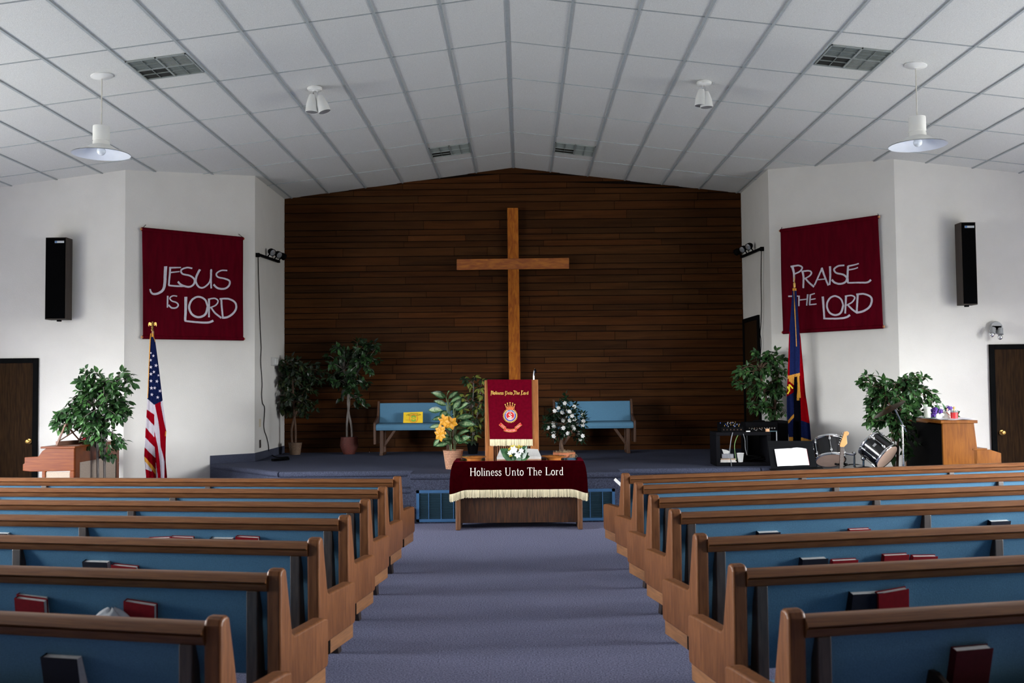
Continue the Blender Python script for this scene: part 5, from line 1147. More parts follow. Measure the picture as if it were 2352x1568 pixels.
m = MB(); m.box((OX - .02, OY0 + .04, .0), (OX, OY1 - .04, ztop)); m.cur = 1; m.box((OX, OY0 + .14, .10), (OX + .006, OY1 - .12, ztop - .17)); m.cur = 2; m.box((OX + .006, OY0 + .60, ztop - .16), (OX + .012, OY1 - .12, ztop - .145)); m.box((OX + .006, OY1 - .125, .15), (OX + .012, OY1 - .115, ztop - .15))
m.build('back_panel', [mat('organ_wood_dark', (.12, .035, .012), .4, .2, 9), MATS['organ_cloth'], M_BLACK], og, og.location)
m = MB(); kx = pf[5][0]; m.box((kx + .02, OY0 + .04, zb), (OX - .02, OY1 - .04, zb + .05)); m.cur = 1; m.box((kx + .05, OY0 + .08, zb + .05), (kx + .18, OY1 - .08, zb + .075)); m.build('keyboard', [M_ORG, M_PAGE], og, og.location)
m = MB(); m.box((OX - .30, OY0 + .04, zb + .05), (OX - .02, OY1 - .04, ztop - .002)); m.build('case', M_ORG, og, og.location)
# lattice music rack and red books on the organ
q = Vector((OX - .15, 11.85, ztop + .022)); t = thing('music_rack', 'dark wooden lattice music rack standing on the organ', 'music rack', q)
m = MB(); a0, a1 = q + Vector((-.17, -.25, .0)), q + Vector((.08, .30, .0)); up = Vector((.10, .0, .24)); ends = [a0, a1]; mid = (a0 + a1) / 2
m.bar(a0, a0 + up, .018, .018); m.bar(mid, mid + up, .018, .018); m.bar(a1, a1 + up, .018, .018); m.bar(a0 + up, a1 + up, .018, .018); m.bar(a0 + Vector((0, 0, .02)), a1 + Vector((0, 0, .02)), .03, .05)
for s0, s1 in ((a0, mid), (mid, a1)): m.bar(s0 + up * .18, s1 + up, .012, .012); m.bar(s1 + up * .18, s0 + up, .012, .012)
m.build('lattice', mat('rack_wood', (.13, .05, .025), .5, .2, 12), t, q)
c = P(203, 1016, 11.95); t = thing('book', 'red book standing on the organ behind the left tree', 'book', (c.x, 11.95, ztop + .022)); o_ = t.location
m = MB(); m.box(o_ + Vector((-.07, -.01, 0)), o_ + Vector((.03, .0, .10))); m.box(o_ + Vector((-.07, .02, 0)), o_ + Vector((.03, .03, .10))); m.build('cover', C_RED, t, o_)
m = MB(); m.box(o_ + Vector((-.066, .0, .003)), o_ + Vector((.026, .02, .097))); m.build('pages', M_PAGE, t, o_)
# ------------------------------------------------------------------ piano on the right
xn, yn = P(2165, 1000, 11.45).x, 11.45; pn = thing('piano', 'upright piano seen end-on at the right, oak side and black back', 'piano', (xn + .3, 12.1, 0))
rot = Matrix.Translation((xn, yn, 0)) @ Matrix.Rotation(radians(-4.5), 4, 'Z'); ri = rot.inverted()
def pz(x, y): q = P(x, y, yn); return (q.x - xn, q.z)
zt = pz(2165, 972)[1]; LEN = 1.42
sidep = [(0, 0), (0, zt), (pz(2235, 972)[0], zt), (pz(2242, 1027)[0], pz(2242, 1027)[1]), (pz(2242, 1100)[0], 0)]
for ya in (0, LEN - .035):
    m = MB(); m.prism([(x, ya, z) for x, z in sidep], (0, .035, 0)); zk = pz(2250, 1033)[1]; kx0 = pz(2238, 1033)[0]; kx1 = pz(2295, 1035)[0]
    m.prism([(kx0 - .02, ya, 0.0), (kx0 - .02, ya, zk), (kx0 + .16, ya, zk + .005), (kx1, ya, zk - .035), (kx1, ya, zk - .20), (kx1 - .02, ya, zk - .20), (kx1 - .02, ya, 0), (kx1 - .09, ya, 0), (kx1 - .09, ya, zk - .20), (kx0 + .02, ya, zk - .20), (kx0 + .02, ya, 0)], (0, .035, 0))
    o = m.build('side_panel', M_PIANO, pn, (0, 0, 0), bevel=.004); o.matrix_local = Matrix.Translation(-pn.location) @ rot
def pbx(name, a, b, mt, bv=.003):
    m = MB(); m.box(a, b); o = m.build(name, mt, pn, (0, 0, 0), bevel=bv); o.matrix_local = Matrix.Translation(-pn.location) @ rot; return o
pbx('lid', (-.02, -.015, zt), (sidep[2][0] + .035, LEN + .015, zt + .035), M_PIANO)
pbx('back_frame', (.0, .035, .0), (.03, LEN - .035, zt - .02), M_BLACK)
pbx('front_panel', (sidep[3][0] - .06, .035, 0), (sidep[3][0] - .03, LEN - .035, zt - .03), M_PIANO)
pbx('key_slip', (kx0 - .02, .035, zk - .20), (kx1 - .02, LEN - .035, zk - .08), M_PIANO)
pbx('keys', (kx0 + .02, .04, zk - .08), (kx1 - .03, LEN - .04, zk - .06), M_PAGE)
pbx('fallboard', (kx0 - .03, -.005, zk), (kx0 + .13, LEN + .005, zk + .02), M_PIANO)
zp = zt + .035
def on(px, y): q = P(px, 965, y); return Vector((q.x, y, zp))
m = MB(); c0 = rot @ Vector((.0, .03, zp)); 
def rf_(u, v): p = rot @ Vector((-.01 + .40 * u, .06 + 1.15 * v, zp + .003 + .004 * (1 + sin(u * 12 + v * 9)))); return p
m.grid(rf_, 20, 30); o = m.build('piano_runner', mat('lace_white', (.75, .73, .78), .8, .04, 60), org=c0, smooth='all', fix=False, solid=.002); tag(o, 'white cloth runner lying on top of the piano', 'cloth')
zq = zp + .012
def cyl_thing(name, label, cat, px, y, parts):
    q = on(px, y); q.z = zq; t = thing(name, label, cat, q)
    for nm, prof, mt in parts: m = MB(); m.lathe(prof, q, 24); m.build(nm, mt, t, q, smooth=True)
    return t
cyl_thing('jar_candle', 'red candle in a clear glass jar on the near end of the piano', 'candle', 2192, 11.56, [('wax', [(0, .004), (.038, .004), (.041, .072), (0, .075)], M_RED), ('glass', [(.0425, .073), (.045, .098), (.043, .098), (.0412, .074)], mat('clear_glass', (.8, .84, .84), .05, .02, 9, trans=.9)), ('knob', [(0, .075), (.008, .08), (.006, .11), (.013, .12), (.013, .135), (0, .142)], mat('amber', (.75, .40, .12), .4, .05, 9))])
cyl_thing('pillar_candle', 'tall pale candle with a white dish cap on the far part of the piano', 'candle', 2131, 11.98, [('wax', [(0, 0), (.034, 0), (.034, .11), (0, .112)], mat('wax_pale', (.70, .74, .64), .5, .03, 20)), ('cap', [(0, .11), (.045, .105), (.05, .115), (.03, .13), (0, .132)], M_WHITE)])
cyl_thing('drinking_glass', 'pale green tall glass behind the pillar candle on the piano', 'glass', 2127, 12.12, [('glass', [(0, 0), (.022, 0), (.026, .155), (.023, .155), (.02, .01), (0, .01)], mat('green_glass', (.42, .50, .40), .3, .05, 9))])
q = on(2176, 11.66); q.z = zq; t = thing('figurine', 'small white angel figurine with a sash beside the red candle', 'figurine', q)
m = MB(); m.lathe([(0, 0), (.045, 0), (.043, .01), (.022, .06), (.016, .085), (.008, .092), (0, .094)], q, 16); m.build('gown', mat('porcelain', (.80, .76, .70), .35, .05, 20), t, q, smooth=True)
m = MB(); m.ball(q + Vector((0, 0, .105)), .014); m.build('head', mat('figurine_skin', (.65, .38, .28), .5, .05, 9), t, q, smooth=True)
m = MB()
for s_ in (-1, 1): m.prism([q + Vector(v) for v in ((s_*.008, .012, .065), (s_*.035, .014, .10), (s_*.042, .014, .085), (s_*.03, .014, .05))], (0, .004, 0))
m.build('wing', MATS['porcelain'], t, q); m = MB(); m.tube([q + Vector((-.018, -.016, .075)), q + Vector((.0, -.026, .055)), q + Vector((.026, -.025, .035))], .005, 6); m.build('sash', mat('sash_pink', (.60, .20, .16), .6, .05, 9), t, q)
q = on(2160, 12.0); q.z = zq; t = thing('flower_arrangement', 'purple flowers with broad green leaves lying on the piano', 'flowers', q); r = random.Random(5)
M_PUR = mat('petal_purple', (.07, .02, .22), .6, .35, 60)
m = MB()
for (x, y, n_, s_) in ((2146, 945, 34, .075), (2179, 938, 18, .06), (2142, 955, 14, .05), (2160, 943, 8, .04)):
    c = P(x, y, 12.0)
    for k in range(n_):
        v = rvec(r); p = c + Vector((v.x, v.y, v.z * .8)) * s_ * r.uniform(.4, 1); p.z = max(p.z, zq + .02); X_ = v.orthogonal().normalized(); Y_ = v.cross(X_)
        for j in range(5): a = 2*pi*j/5; leaf(m, p, X_*cos(a) + Y_*sin(a), v, .024, .022, fold=-.2)
m.build('blossoms', M_PUR, t, q, fix=False)
m = MB()
for (a, b, w) in (((2160, 955), (2154, 932), .05), ((2175, 950), (2166, 928), .045), ((2150, 962), (2130, 962), .05), ((2190, 955), (2203, 945), .06), ((2190, 955), (2204, 958), .05), ((2155, 965), (2125, 966), .05), ((2145, 962), (2150, 950), .05)):
    p = P(*a, 12.02); e_ = P(*b, 11.97); p.z = max(p.z, zq + .015); e_.z = max(e_.z, zq + .01); leaf(m, p, e_ - p, Vector((.1, -.8, .6)), (e_ - p).length * 1.15, w, droop=.1)
m.build('leaves', MATS['lily_leaf'], t, q, fix=False)
m = MB()
for k in range(6): a = pi/3*k; c = P(2157, 957, 11.85); leaf(m, c, Vector((cos(a), -.3, sin(a))), Vector((0, -1, 0)), .04, .03, fold=-.3)
m.build('white_bloom', MATS['petal_white'], t, q, fix=False)

# ------------------------------------------------------------------ drums
def chrome_drum(t, c, ax, R_, H, nlug, phase, badge=None, seed=0):
    """c = centre of the lower head, ax = axis towards the top head"""
    Q = Vector((0, 0, 1)).rotation_difference(ax.normalized()).to_matrix(); X_ = Q @ Vector((1, 0, 0)); Y_ = Q @ Vector((0, 1, 0)); A_ = ax.normalized(); org = t.location
    m = MB(); m.lathe([(R_ - .004, .012), (R_, .014), (R_, H - .014), (R_ - .004, H - .012)], c, 44, Q); m.build('shell', mat('drum_black', (.004, .004, .005), .14, .1, 9, coat=.6), t, org, smooth=True)
    for z0 in (0, H - .028):
        m = MB(); m.lathe([(R_ - .002, z0), (R_ + .008, z0 - .003), (R_ + .012, z0 + .004), (R_ + .009, z0 + .014), (R_ + .012, z0 + .026), (R_ + .004, z0 + .031), (R_ - .002, z0 + .028)], c, 44, Q); m.f = m.f[:-2]; m.mi = m.mi[:-2]; m.build('hoop', M_CHROME, t, org, smooth=True)
    m = MB(); m.lathe([(0, .002), (R_ - .002, .002), (R_ - .002, .010), (0, .010)], c, 40, Q); m.build('bottom_head', mat('drum_skin', (.36, .25, .19), .5, .06, 9), t, org)
    m = MB(); m.lathe([(0, H - .01), (R_ - .002, H - .01), (R_ - .002, H - .002), (0, H - .002)], c, 40, Q); m.build('top_head', mat('drum_white', (.7, .68, .64), .6, .05, 9), t, org)
    for k in range(nlug):
        a = phase + 2*pi*k/nlug; d = X_*cos(a) + Y_*sin(a); m = MB()
        for zz in (.06, H - .06): p = c + d * (R_ + .008) + A_ * zz; m.tube([p - A_ * .022, p + A_ * .022], [.012, .012], 10); m.ball(p + d * .006, .014, 10, 6)
        m.tube([c + d * (R_ + .012) + A_ * .012, c + d * (R_ + .012) + A_ * (H - .012)], .004, 6); m.build('lug', M_CHROME, t, org, smooth=True)
    if badge:
        a, zz = badge; d = X_*cos(a) + Y_*sin(a); m = MB(); p = c + d * (R_ + .002) + A_ * zz; sd = A_.cross(d); m.prism([p + sd*.022 + A_*.014, p - sd*.022 + A_*.014, p - sd*.022 - A_*.014, p + sd*.022 - A_*.014], d * .003); m.build('badge', mat('badge_grey', (.35, .35, .36), .3, .05, 9, metal=.6), t, org)
Yd = 11.95
c = P(1908, 1058, Yd); R_ = 66 / 2 / F_PX * Yd * .98; topc = P(1913, 1008, Yd + .07); ax = topc - c
t = thing('tom_drum', 'black tom drum with chrome lugs at left, partly behind the guitar head', 'drum', (c.x, Yd, 0), group='drum kit')
chrome_drum(t, c, Vector((.04, .50, .85)), R_, .27, 6, .35)
m = MB(); q = c + Vector((.20, .1, .08)); m.tube([c + Vector((.16, .05, .10)), q, q + Vector((.12, .02, -.02))], .013, 8); m.tube([q + Vector((.12, .02, 0)), Vector((q.x + .12, q.y + .02, 0.3))], .013, 8); m.tube([Vector((q.x + .12, q.y + .02, 0.02)), Vector((q.x + .12, q.y + .02, 0.4))], .012, 8); m.ball(q + Vector((.12, .02, 0)), .026, 12, 8); m.build('mount', M_CHROME, t, t.location, smooth=True)
c = P(2038, 1050, Yd - .12); t = thing('tom_drum', 'black tom drum with a grey badge, tilted to the right under the cymbal', 'drum', (c.x, Yd, 0), group='drum kit')
ax = Vector((-.54, .58, .58)).normalized(); chrome_drum(t, c, ax, .165, .28, 6, .5, badge=(4.35, .15))
m = MB(); q = P(1983, 1052, Yd + .02); p0 = c + ax * .06 + Vector((-.14, .0, -.03)); m.tube([p0, q + Vector((.03, 0, .03)), q], .014, 8); m.ball(q, .03, 12, 8); m.tube([q, Vector((q.x, q.y, .02))], .013, 8); m.build('mount', M_CHROME, t, t.location, smooth=True)
# bass drum behind the pews carries both mounts
q = Vector((P(1975, 1075, Yd + .1).x, Yd + .15, 0)); t = thing('bass_drum', 'black bass drum rim just showing between the two tom drums', 'drum', q, group='drum kit')
zt_ = P(1975, 1068, Yd + .1).z; Rb = zt_ / 2 - .01; cc = q + Vector((0, -.2, Rb + .02)); Q = Matrix.Rotation(-pi/2, 3, 'X'); m = MB(); m.lathe([(Rb - .006, 0), (Rb - .006, .38)], cc, 40, Q); m.build('shell', MATS['drum_black'], t, q, smooth=True)
for zz in (-.01, .37): m = MB(); m.lathe([(Rb - .03, zz), (Rb, zz), (Rb, zz + .03), (Rb - .03, zz + .03)], cc, 40, Q); m.f = m.f[:-2]; m.mi = m.mi[:-2]; m.build('hoop', MATS['drum_black'], t, q, smooth=True)
m = MB(); m.lathe([(0, .0), (Rb - .02, .0)], cc, 36, Q); m.build('head', MATS['drum_white'], t, q)
for s_ in (-1, 1): m = MB(); m.tube([q + Vector((s_ * Rb * .8, .1, Rb * .7)), q + Vector((s_ * (Rb + .08), .0, .012))], .008, 6); m.build('spur', M_CHROME, t, q)
# cymbal on a boom stand
Ys = 11.6; b0 = Vector((P(2075, 1070, Ys).x, Ys, 0)); t = thing('cymbal_stand', 'dark cymbal on a chrome boom stand before the right tree', 'cymbal', b0, group='drum kit')
j = P(2073, 978, Ys); tp = P(2053, 935, Ys - .03); m = MB(); m.tube([b0 + Vector((0, 0, .15)), Vector((b0.x, Ys, .7))], .014, 10); m.tube([Vector((b0.x, Ys, .68)), j + Vector((0, 0, -.01))], .011, 10); m.build('pole', M_CHROME, t, b0, smooth=True)
m = MB(); e2 = P(2082, 991, Ys + .02); m.tube([e2, tp], .008, 8); m.ball(j, .016); m.tube([P(2067, 976, Ys), P(2079, 979, Ys)], .006, 6); m.build('boom', M_CHROME, t, b0, smooth=True)
for k in range(3): a = .5 + 2*pi*k/3; m = MB(); m.tube([b0 + Vector((0, 0, .35)), b0 + Vector((cos(a) * .28, sin(a) * .28, .012))], .009, 6); m.build('leg', M_CHROME, t, b0)
cc = P(2042, 938, Ys - .04); Q = Vector((0, 0, 1)).rotation_difference(Vector((-.50, .05, .85)).normalized()).to_matrix(); m = MB(); m.lathe([(.20, -.012), (.14, .0), (.05, .012), (.035, .03), (0, .036), (0, .034), (.033, .028), (.05, .010), (.14, -.002)], cc, 44, Q); m.build('cymbal_plate', mat('cymbal_bronze', (.075, .045, .02), .35, .15, 30, metal=.8), t, b0, smooth=True)
m = MB(); m.tube([tp, cc + Q @ Vector((0, 0, .05))], .007, 6); m.build('tilter', M_CHROME, t, b0)

# ------------------------------------------------------------------ guitar head and body leaning on a stand
Yg = 11.4; b0 = Vector((P(1930, 1070, Yg).x, Yg, 0)); t = thing('electric_guitar', 'electric guitar standing upright, pale wooden headstock before the left drum', 'guitar', b0)
def gz(x, y, o=0): return P(1660 + x / 7.84, 960 + y / 7.84, Yg - o)
m = MB(); hd = [gz(*q) for q in ((2185, 248), (2215, 238), (2250, 236), (2272, 258), (2275, 285), (2258, 308), (2232, 322), (2238, 400), (2245, 455), (2225, 480), (2182, 520), (2118, 518), (2112, 480), (2125, 440), (2150, 370), (2175, 300))]
m.prism(hd, (0, .016, 0)); m.build('headstock', mat('maple', (.50, .25, .085), .3, .08, 9, coat=.4), t, b0, bevel=.002)
for k in range(6):
    x, y = 2180 - k * 13.5, 268 + k * 40; m = MB(); p = gz(x, y, .004); m.tube([p, p + Vector((0, -.012, 0))], .0035, 8); q = gz(x - 24, y + 3); m.tube([gz(x - 8, y, -.008), q + Vector((0, .008, 0))], .0028, 6); m.ball(q + Vector((0, .008, 0)), .0065, 8, 6); m.build('tuning_peg', M_CHROME, t, b0, smooth=True)
nk0, nk1 = gz(2148, 520), gz(2133, 900); nd = (nk1 - nk0).normalized(); m = MB(); ne = nk0 + nd * .62; m.bar(nk0, ne, .043, .02, up=(0, 1, 0)); m.build('neck', mat('rosewood', (.05, .03, .022), .5, .2, 20), t, b0)
m = MB()
for k in range(12): p = nk0 + nd * (.034 * k + .03) + Vector((0, -.0108, 0)); m.bar(p + Vector((-.021, 0, 0)), p + Vector((.021, 0, 0)), .0016, .0016)
for k in (2, 4, 6, 8): p = nk0 + nd * (.034 * k + .012) + Vector((0, -.0105, 0)); m.ball(p, .0035, 8, 5)
for k in range(6): o_ = Vector((-.016 + .0064 * k, -.0125, 0)); m.tube([nk0 + o_, nk0 + nd * .85 + o_], .0004, 4)
m.build('frets_and_strings', mat('string_steel', (.16, .15, .14), .4, .05, 9, metal=.7), t, b0)
gc = nk0 + nd * .80; m = MB(); bd = [(-.03, .20), (-.10, .24), (-.15, .20), (-.145, .10), (-.10, .02), (-.14, -.08), (-.16, -.16), (-.10, -.22), (0, -.24), (.10, -.22), (.16, -.15), (.15, -.06), (.105, .03), (.13, .12), (.135, .17), (.09, .20), (.03, .16)]
bp = smooth_pts(bd + [bd[0]], 4)[:-1]; m.prism([gc + Vector((x, -.012, z)) for x, z in bp], (0, .042, 0)); m.build('body', mat('guitar_black', (.01, .01, .012), .12, .1, 9, coat=.6), t, b0, bevel=.004)
m = MB(); zlow = gc.z - .24; m.tube([Vector((b0.x, Yg + .06, .02)), Vector((b0.x, Yg + .06, zlow + .30))], .012, 8)
for s_ in (-1, 1): m.tube([Vector((b0.x, Yg + .06, .10)), Vector((b0.x + s_*.2, Yg - .1, .012))], .01, 8); m.tube([Vector((b0.x, Yg + .06, zlow - .005)), Vector((b0.x + s_*.09, Yg - .05, zlow - .012))], .01, 8)
m.tube([Vector((b0.x, Yg + .06, .10)), Vector((b0.x, Yg + .26, .012))], .01, 8); m.tube([gz(2030, 826, -.03), gz(2060, 832, .02)], .012, 8); m.tube([gz(2190, 826, -.03), gz(2235, 830, .02)], .012, 8); m.tube([gz(2040, 830, -.03), gz(2200, 830, -.03)], .009, 8)
m.tube([gz(2120, 830, -.03), Vector((b0.x, Yg + .06, zlow + .30))], .009, 8); m.build('guitar_stand', M_BLACK, t, b0, smooth=True)

# ------------------------------------------------------------------ music stand with open sheet music
Ym = 10.35; b0 = Vector((P(1820, 1075, Ym).x, Ym + .03, 0)); t = thing('music_stand', 'black music stand holding bright open sheet music behind the front right pew', 'music stand', b0)
A = P(1763, 1012, Ym + .12); B_ = P(1865, 1012, Ym + .12); C_ = P(1876, 1072, Ym); D_ = P(1771, 1076, Ym); m = MB(); nrm = (C_ - D_).cross(A - D_).normalized(); nrm = nrm if nrm.y < 0 else -nrm
m.prism([A, B_, C_, D_], -nrm * .004); m.bar(A.lerp(D_, .12), B_.lerp(C_, .12), .006, .02); m.bar(A.lerp(D_, .20), B_.lerp(C_, .20), .006, .008); m.build('desk', mat('stand_black', (.004, .0045, .0055), .7, .1, 20, spec=.05), t, b0)
m = MB(); m.prism([D_ + Vector((-.02, 0, 0)), C_ + Vector((.05, 0, 0)), C_ + Vector((.05, -.06, -.006)), D_ + Vector((-.02, -.06, -.006))], (0, 0, -.006)); m.build('ledge', M_BLACK, t, b0)
m = MB(); m.tube([b0 + Vector((0, 0, .1)), (A + B_ + C_ + D_) / 4 + Vector((0, .03, -.05))], .011, 8); m.build('pole', MATS['stand_black'], t, b0)
for k in range(3): a = .4 + 2*pi*k/3; m = MB(); m.tube([b0 + Vector((0, 0, .16)), b0 + Vector((cos(a)*.22, sin(a)*.22, .01))], .008, 6); m.build('leg', MATS['stand_black'], t, b0)
q = P(1823, 1068, Ym - .02); t = thing('sheet_music', 'bright white sheet music open on the black music stand', 'paper', q)
zz = lambda x, y, o: (lambda v, u: A.lerp(B_, u).lerp(D_.lerp(C_, u), v) + nrm * o)((960 + y / 7.84 - 1012) / 62, (1660 + x / 7.84 - 1763 - (960 + y / 7.84 - 1012) * .15) / 103)
top_ = [(932, 562), (1030, 560), (1120, 556), (1185, 552), (1230, 552), (1280, 543), (1340, 540), (1420, 548), (1505, 562)]; bot_ = [(990, 862), (1060, 862), (1130, 862), (1200, 861), (1260, 861), (1320, 860), (1400, 860), (1480, 859), (1552, 858)]
m = MB(); vs = []; 
for k in range(9):
    for v in (0, .5, 1): x = top_[k][0] + (bot_[k][0] - top_[k][0]) * v; y = top_[k][1] + (bot_[k][1] - top_[k][1]) * v; vs.append(zz(x, y, .008 + .010 * abs(sin(k * pi / 4)) * (.6)))
for k in range(8):
    for v in range(2): m.cur = 1 if k == 0 and False else 0; m.add([vs[3*k+v], vs[3*k+3+v], vs[3*k+4+v], vs[3*k+1+v]], [(0, 1, 2, 3)])
m.build('page', mat('sheet_white', (.85, .85, .85), .8, .01, 9), t, q, fix=False, solid=.004)
m = MB(); m.cur = 0; m.add([zz(x, y, .016) for x, y in ((962, 575), (986, 572), (1028, 856), (1008, 858))], [(0, 1, 2, 3)]); m.cur = 1; m.add([zz(x, y, .004) for x, y in ((1500, 562), (1516, 566), (1562, 860), (1550, 862))], [(0, 1, 2, 3)])
m.build('binding', [mat('paper_pink', (.72, .58, .60), .8, .05, 40), C_RED], t, q, fix=False)

# ------------------------------------------------------------------ equipment rack, mixer, amplifier
Yr = 12.72; xa, xb = P(1645, 1030, Yr).x, P(1771, 1030, Yr).x; zt = P(1700, 992, Yr).z; D = .42; b0 = Vector(((xa + xb)/2, Yr + D/2, HP))
t = thing('equipment_shelf', 'open black equipment shelf on the right of the stage', 'shelf', b0); M_SH = mat('shelf_black', (.004, .004, .0055), .6, .1, 9, spec=.05)
m = MB(); m.box((xa, Yr, zt - .045), (xb, Yr + D, zt)); m.build('top_board', M_SH, t, b0, bevel=.004)
m = MB(); m.box((xa, Yr, HP), (xb, Yr + D, HP + .045)); m.build('bottom_board', M_SH, t, b0, bevel=.004)
for x in (xa, xb - .05): m = MB(); m.box((x, Yr, HP + .045), (x + .05, Yr + D, zt - .045)); m.build('side_panel', M_SH, t, b0, bevel=.004)
# mixer on the shelf
a, b = P(1656, 973, Yr + .05), P(1707, 990, Yr + .05); q = Vector(((a.x + b.x)/2, Yr + .15, zt)); t = thing('audio_mixer', 'small black audio mixer with coloured knobs on the equipment shelf', 'mixer', q); hh = .085
m = MB(); m.prism([(a.x, Yr + .04, zt), (a.x, Yr + .04, zt + .06), (a.x, Yr + .30, zt + .12), (a.x, Yr + .30, zt)], (b.x - a.x, 0, 0)); m.build('body', M_BLACK, t, q, bevel=.005)
rk = random.Random(3)
for nm, cl_ in (('knob_blue', (.06, .10, .35)), ('knob_white', (.30, .30, .31)), ('knob_amber', (.35, .22, .06))):
    m = MB()
    for k in range(9): u = rk.uniform(.08, .92); v = rk.uniform(.05, .9); p = Vector((a.x + (b.x - a.x) * u, Yr + .04 + .24 * v, zt + .06 + .055 * v)); m.tube([p, p + Vector((0, -.006, .014))], .0042, 8)
    m.build('knobs', mat(nm, cl_, .4, .05, 9), t, q)
m = MB()
for k in range(6): x = a.x + .03 + k * (b.x - a.x - .06) / 5; m.tube([(x, Yr + .041, zt + .03), (x, Yr + .034, zt + .03)], .009, 10)
m.build('sockets', M_CHROME, t, q)
# adapters, papers, cups and boxes
def boxthing(name, label, cat, a, b, mt, part='body', extra=None, group=None):
    t = thing(name, label, cat, ((a[0]+b[0])/2, (a[1]+b[1])/2, a[2]), group=group); m = MB(); m.box(a, b); m.build(part, mt, t, t.location, bevel=.003)
    if extra: extra(t)
    return t
def xx(px, y): return P(px, 1000, y).x
boxthing('label_card', 'small white card lying at the front edge of the equipment shelf', 'card', (xx(1714, Yr+.03), Yr + .02, zt + .001), (xx(1723, Yr+.03), Yr + .05, zt + .014), M_WHITE, 'card')
boxthing('power_adapter', 'small wooden-coloured box at the right end of the equipment shelf', 'box', (xx(1759, Yr+.05), Yr + .03, zt + .001), (xx(1767, Yr+.05), Yr + .07, zt + .038), mat('tan_box', (.62, .34, .18), .6, .1, 20), 'box')
t = thing('plug_cable', 'silver plugs and coiled cable on the equipment shelf', 'cable', (xx(1742, Yr + .1), Yr + .1, zt)); m = MB()
pts = [Vector((xx(1725 + 4 * k, Yr + .08), Yr + .08 + .03 * sin(k * 2), zt + .012 + .014 * (1 + sin(k * 1.7)))) for k in range(9)]; m.tube(smooth_pts([tuple(p) for p in pts], 4), .006, 6); m.build('plug_chain', M_CHROME, t, t.location, smooth=True)
m = MB(); m.tube(smooth_pts([tuple(p + Vector((.0, .05, .0))) for p in pts], 4), .008, 6); m.build('lead', M_BLACK, t, t.location)
t = thing('book', 'pale loose books stacked inside the equipment shelf at left', 'book', (xx(1671, Yr + .1), Yr + .15, HP + .045)); m = MB()
x0_, x1_ = xx(1652, Yr + .05), xx(1690, Yr + .05); m.box((x0_, Yr + .03, HP + .046), (x1_, Yr + .25, HP + .056)); m.box((x0_ + .01, Yr + .04, HP + .058), (x1_ - .01, Yr + .25, HP + .076)); m.build('pages', M_PAGE, t, t.location)
m = MB(); m.box((x0_ + .012, Yr + .035, HP + .076), (x1_ - .005, Yr + .25, HP + .092)); m.box((x0_, Yr + .03, HP + .056), (x1_, Yr + .25, HP + .058)); m.build('cover', mat('tan_cover', (.50, .36, .26), .7, .1, 20), t, t.location)
t = thing('tissue_box', 'grey tissue box with a white tissue inside the equipment shelf', 'box', (xx(1672, Yr + .1), Yr + .14, HP + .093)); o_ = t.location
m = MB(); m.box(o_ + Vector((-.085, -.05, 0)), o_ + Vector((.065, .06, .055))); m.build('carton', mat('carton_grey', (.33, .34, .38), .7, .1, 20), t, o_, bevel=.003)
m = MB(); m.prism([o_ + Vector(v) for v in ((-.05, 0, .05), (-.075, -.01, .115), (-.02, .0, .105), (.03, .0, .085), (.01, 0, .05))], (0, .01, 0)); m.build('tissue', M_PAGE, t, o_)
q = Vector((xx(1700, Yr + .06), Yr + .07, HP + .046)); t = thing('foam_cup', 'white foam cup inside the equipment shelf', 'cup', q); m = MB(); m.lathe([(0, 0), (.030, 0), (.043, .105), (.046, .108), (.046, .115), (.041, .115), (.028, .005), (0, .005)], q, 24); m.build('cup', M_WHITE, t, q, smooth=True)
t = thing('cable_pile', 'dark tangle of cables on the lower board of the equipment shelf', 'cable', (xx(1740, Yr + .1), Yr + .15, HP + .046)); m = MB(); rc_ = random.Random(14); pts = [t.location + Vector((rc_.uniform(-.16, .12), rc_.uniform(-.08, .1), .014 + rc_.uniform(0, .07))) for k in range(26)]; m.tube(smooth_pts([tuple(p) for p in pts], 5), .008, 6); m.build('cord', M_BLACK, t, t.location)
for nm, pts, mt, lb, rr in (('cable', [(1683, 993), (1679, 1010), (1676, 1040), (1679, 1060), (1682, 1085)], mat('cable_grey', (.16, .17, .18), .5, .1, 9), 'grey cable hanging over the front of the equipment shelf', .006), ('cable', [(1695, 999), (1690, 1010), (1687, 1025), (1689, 1045), (1691, 1056)], mat('cable_green', (.13, .26, .07), .5, .1, 9), 'green cable hanging inside the equipment shelf', .004), ('cable', [(1707, 996), (1711, 1010), (1712, 1030), (1716, 1045)], MATS['cable_grey'], 'pale cable hanging under the shelf top near the amplifier', .004)):
    m = MB(); P_ = smooth_pts([tuple(P(*q, Yr - .012)) for q in pts], 5); m.tube(P_, rr, 6); tag(m.build(nm, mt, org=Vector(P_[0]), smooth=True), lb, 'cable')
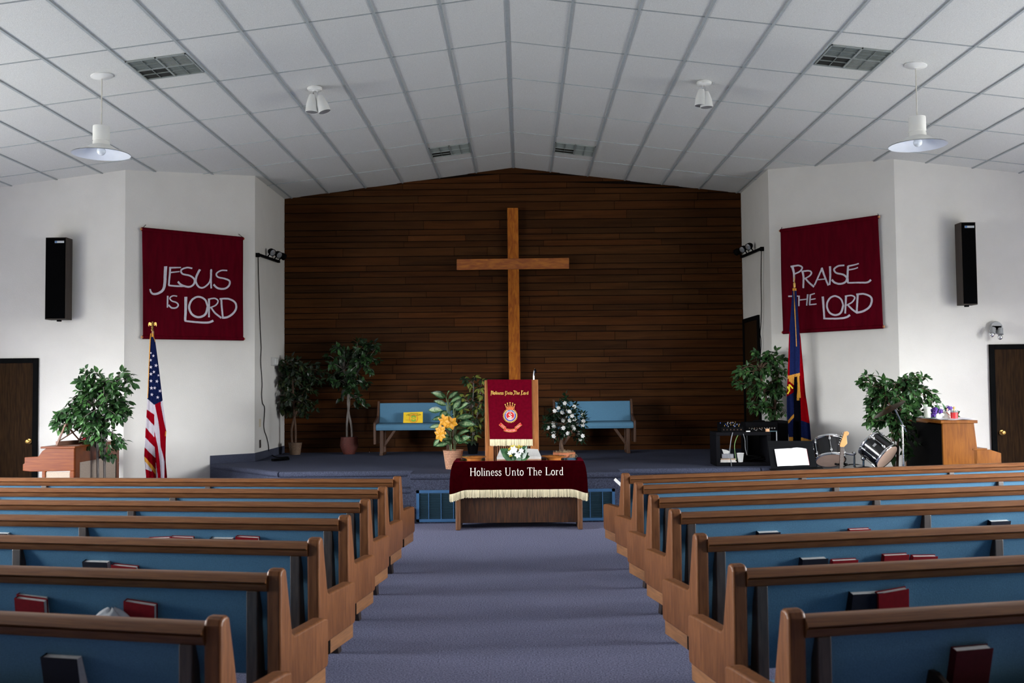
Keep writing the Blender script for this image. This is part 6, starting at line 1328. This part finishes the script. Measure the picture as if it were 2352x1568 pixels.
# guitar amplifier
Ya = 13.28; xa, xb = P(1712, 1000, Ya).x, P(1787, 1000, Ya).x; xc = P(1812, 1000, Ya + .0).x; zt = P(1760, 969, Ya).z; b0 = Vector(((xa+xb)/2, Ya + .15, HP))
am = thing('guitar_amplifier', 'black guitar amplifier with silver trim behind the equipment shelf', 'amplifier', b0)
m = MB(); m.box((xa, Ya, HP), (xb, Ya + .28, zt)); m.build('cabinet', mat('amp_vinyl', (.004, .004, .005), .85, .1, 30, .3, 200, spec=.03), am, b0, bevel=.008)
m = MB(); m.box((xa + .025, Ya - .006, HP + .03), (xb - .02, Ya + .004, zt - .13)); m.build('grille_cloth', MATS['speaker_cloth'], am, b0)
for x_ in (xa + .012, xb - .028): m = MB(); m.box((x_, Ya - .008, HP + .03), (x_ + .015, Ya + .004, zt - .125)); m.build('trim', mat('amp_silver', (.38, .40, .43), .35, .05, 9, metal=.5), am, b0)
m = MB(); m.box((xa + .012, Ya - .010, zt - .12), (xb - .014, Ya + .004, zt - .045)); m.cur = 1; m.box((xa + .012, Ya - .012, zt - .126), (xb - .014, Ya + .004, zt - .116)); m.build('control_panel', [M_BLACK, mat('panel_teal', (.10, .22, .26), .4, .05, 9)], am, b0)
m = MB()
for k in range(11): x = xa + .05 + k * (xb - xa - .10) / 10; m.tube([(x, Ya - .01, zt - .08), (x, Ya - .026, zt - .08)], .010, 10)
m.build('knob', M_CHROME, am, b0); m = MB(); m.tube(smooth_pts([(xa + .14, Ya + .14, zt), (xa + .16, Ya + .14, zt + .012), (xb - .16, Ya + .14, zt + .012), (xb - .14, Ya + .14, zt)], 3), .010, 6); m.build('handle', M_BLACK, am, b0)
Ya2 = Ya + .02; m = MB(); sp_ = thing('floor_speaker', 'plain black speaker cabinet standing right of the guitar amplifier', 'speaker', (xb + .1, Ya + .2, HP)); m.box((xb + .006, Ya2, HP), (xc, Ya2 + .35, zt + .012)); m.build('cabinet', MATS['amp_vinyl'], sp_, sp_.location, bevel=.006)
m = MB(); m.box((xb + .016, Ya2 - .006, HP + .02), (xc - .01, Ya2 + .001, zt - .02)); m.build('grille', MATS['speaker_cloth'], sp_, sp_.location)
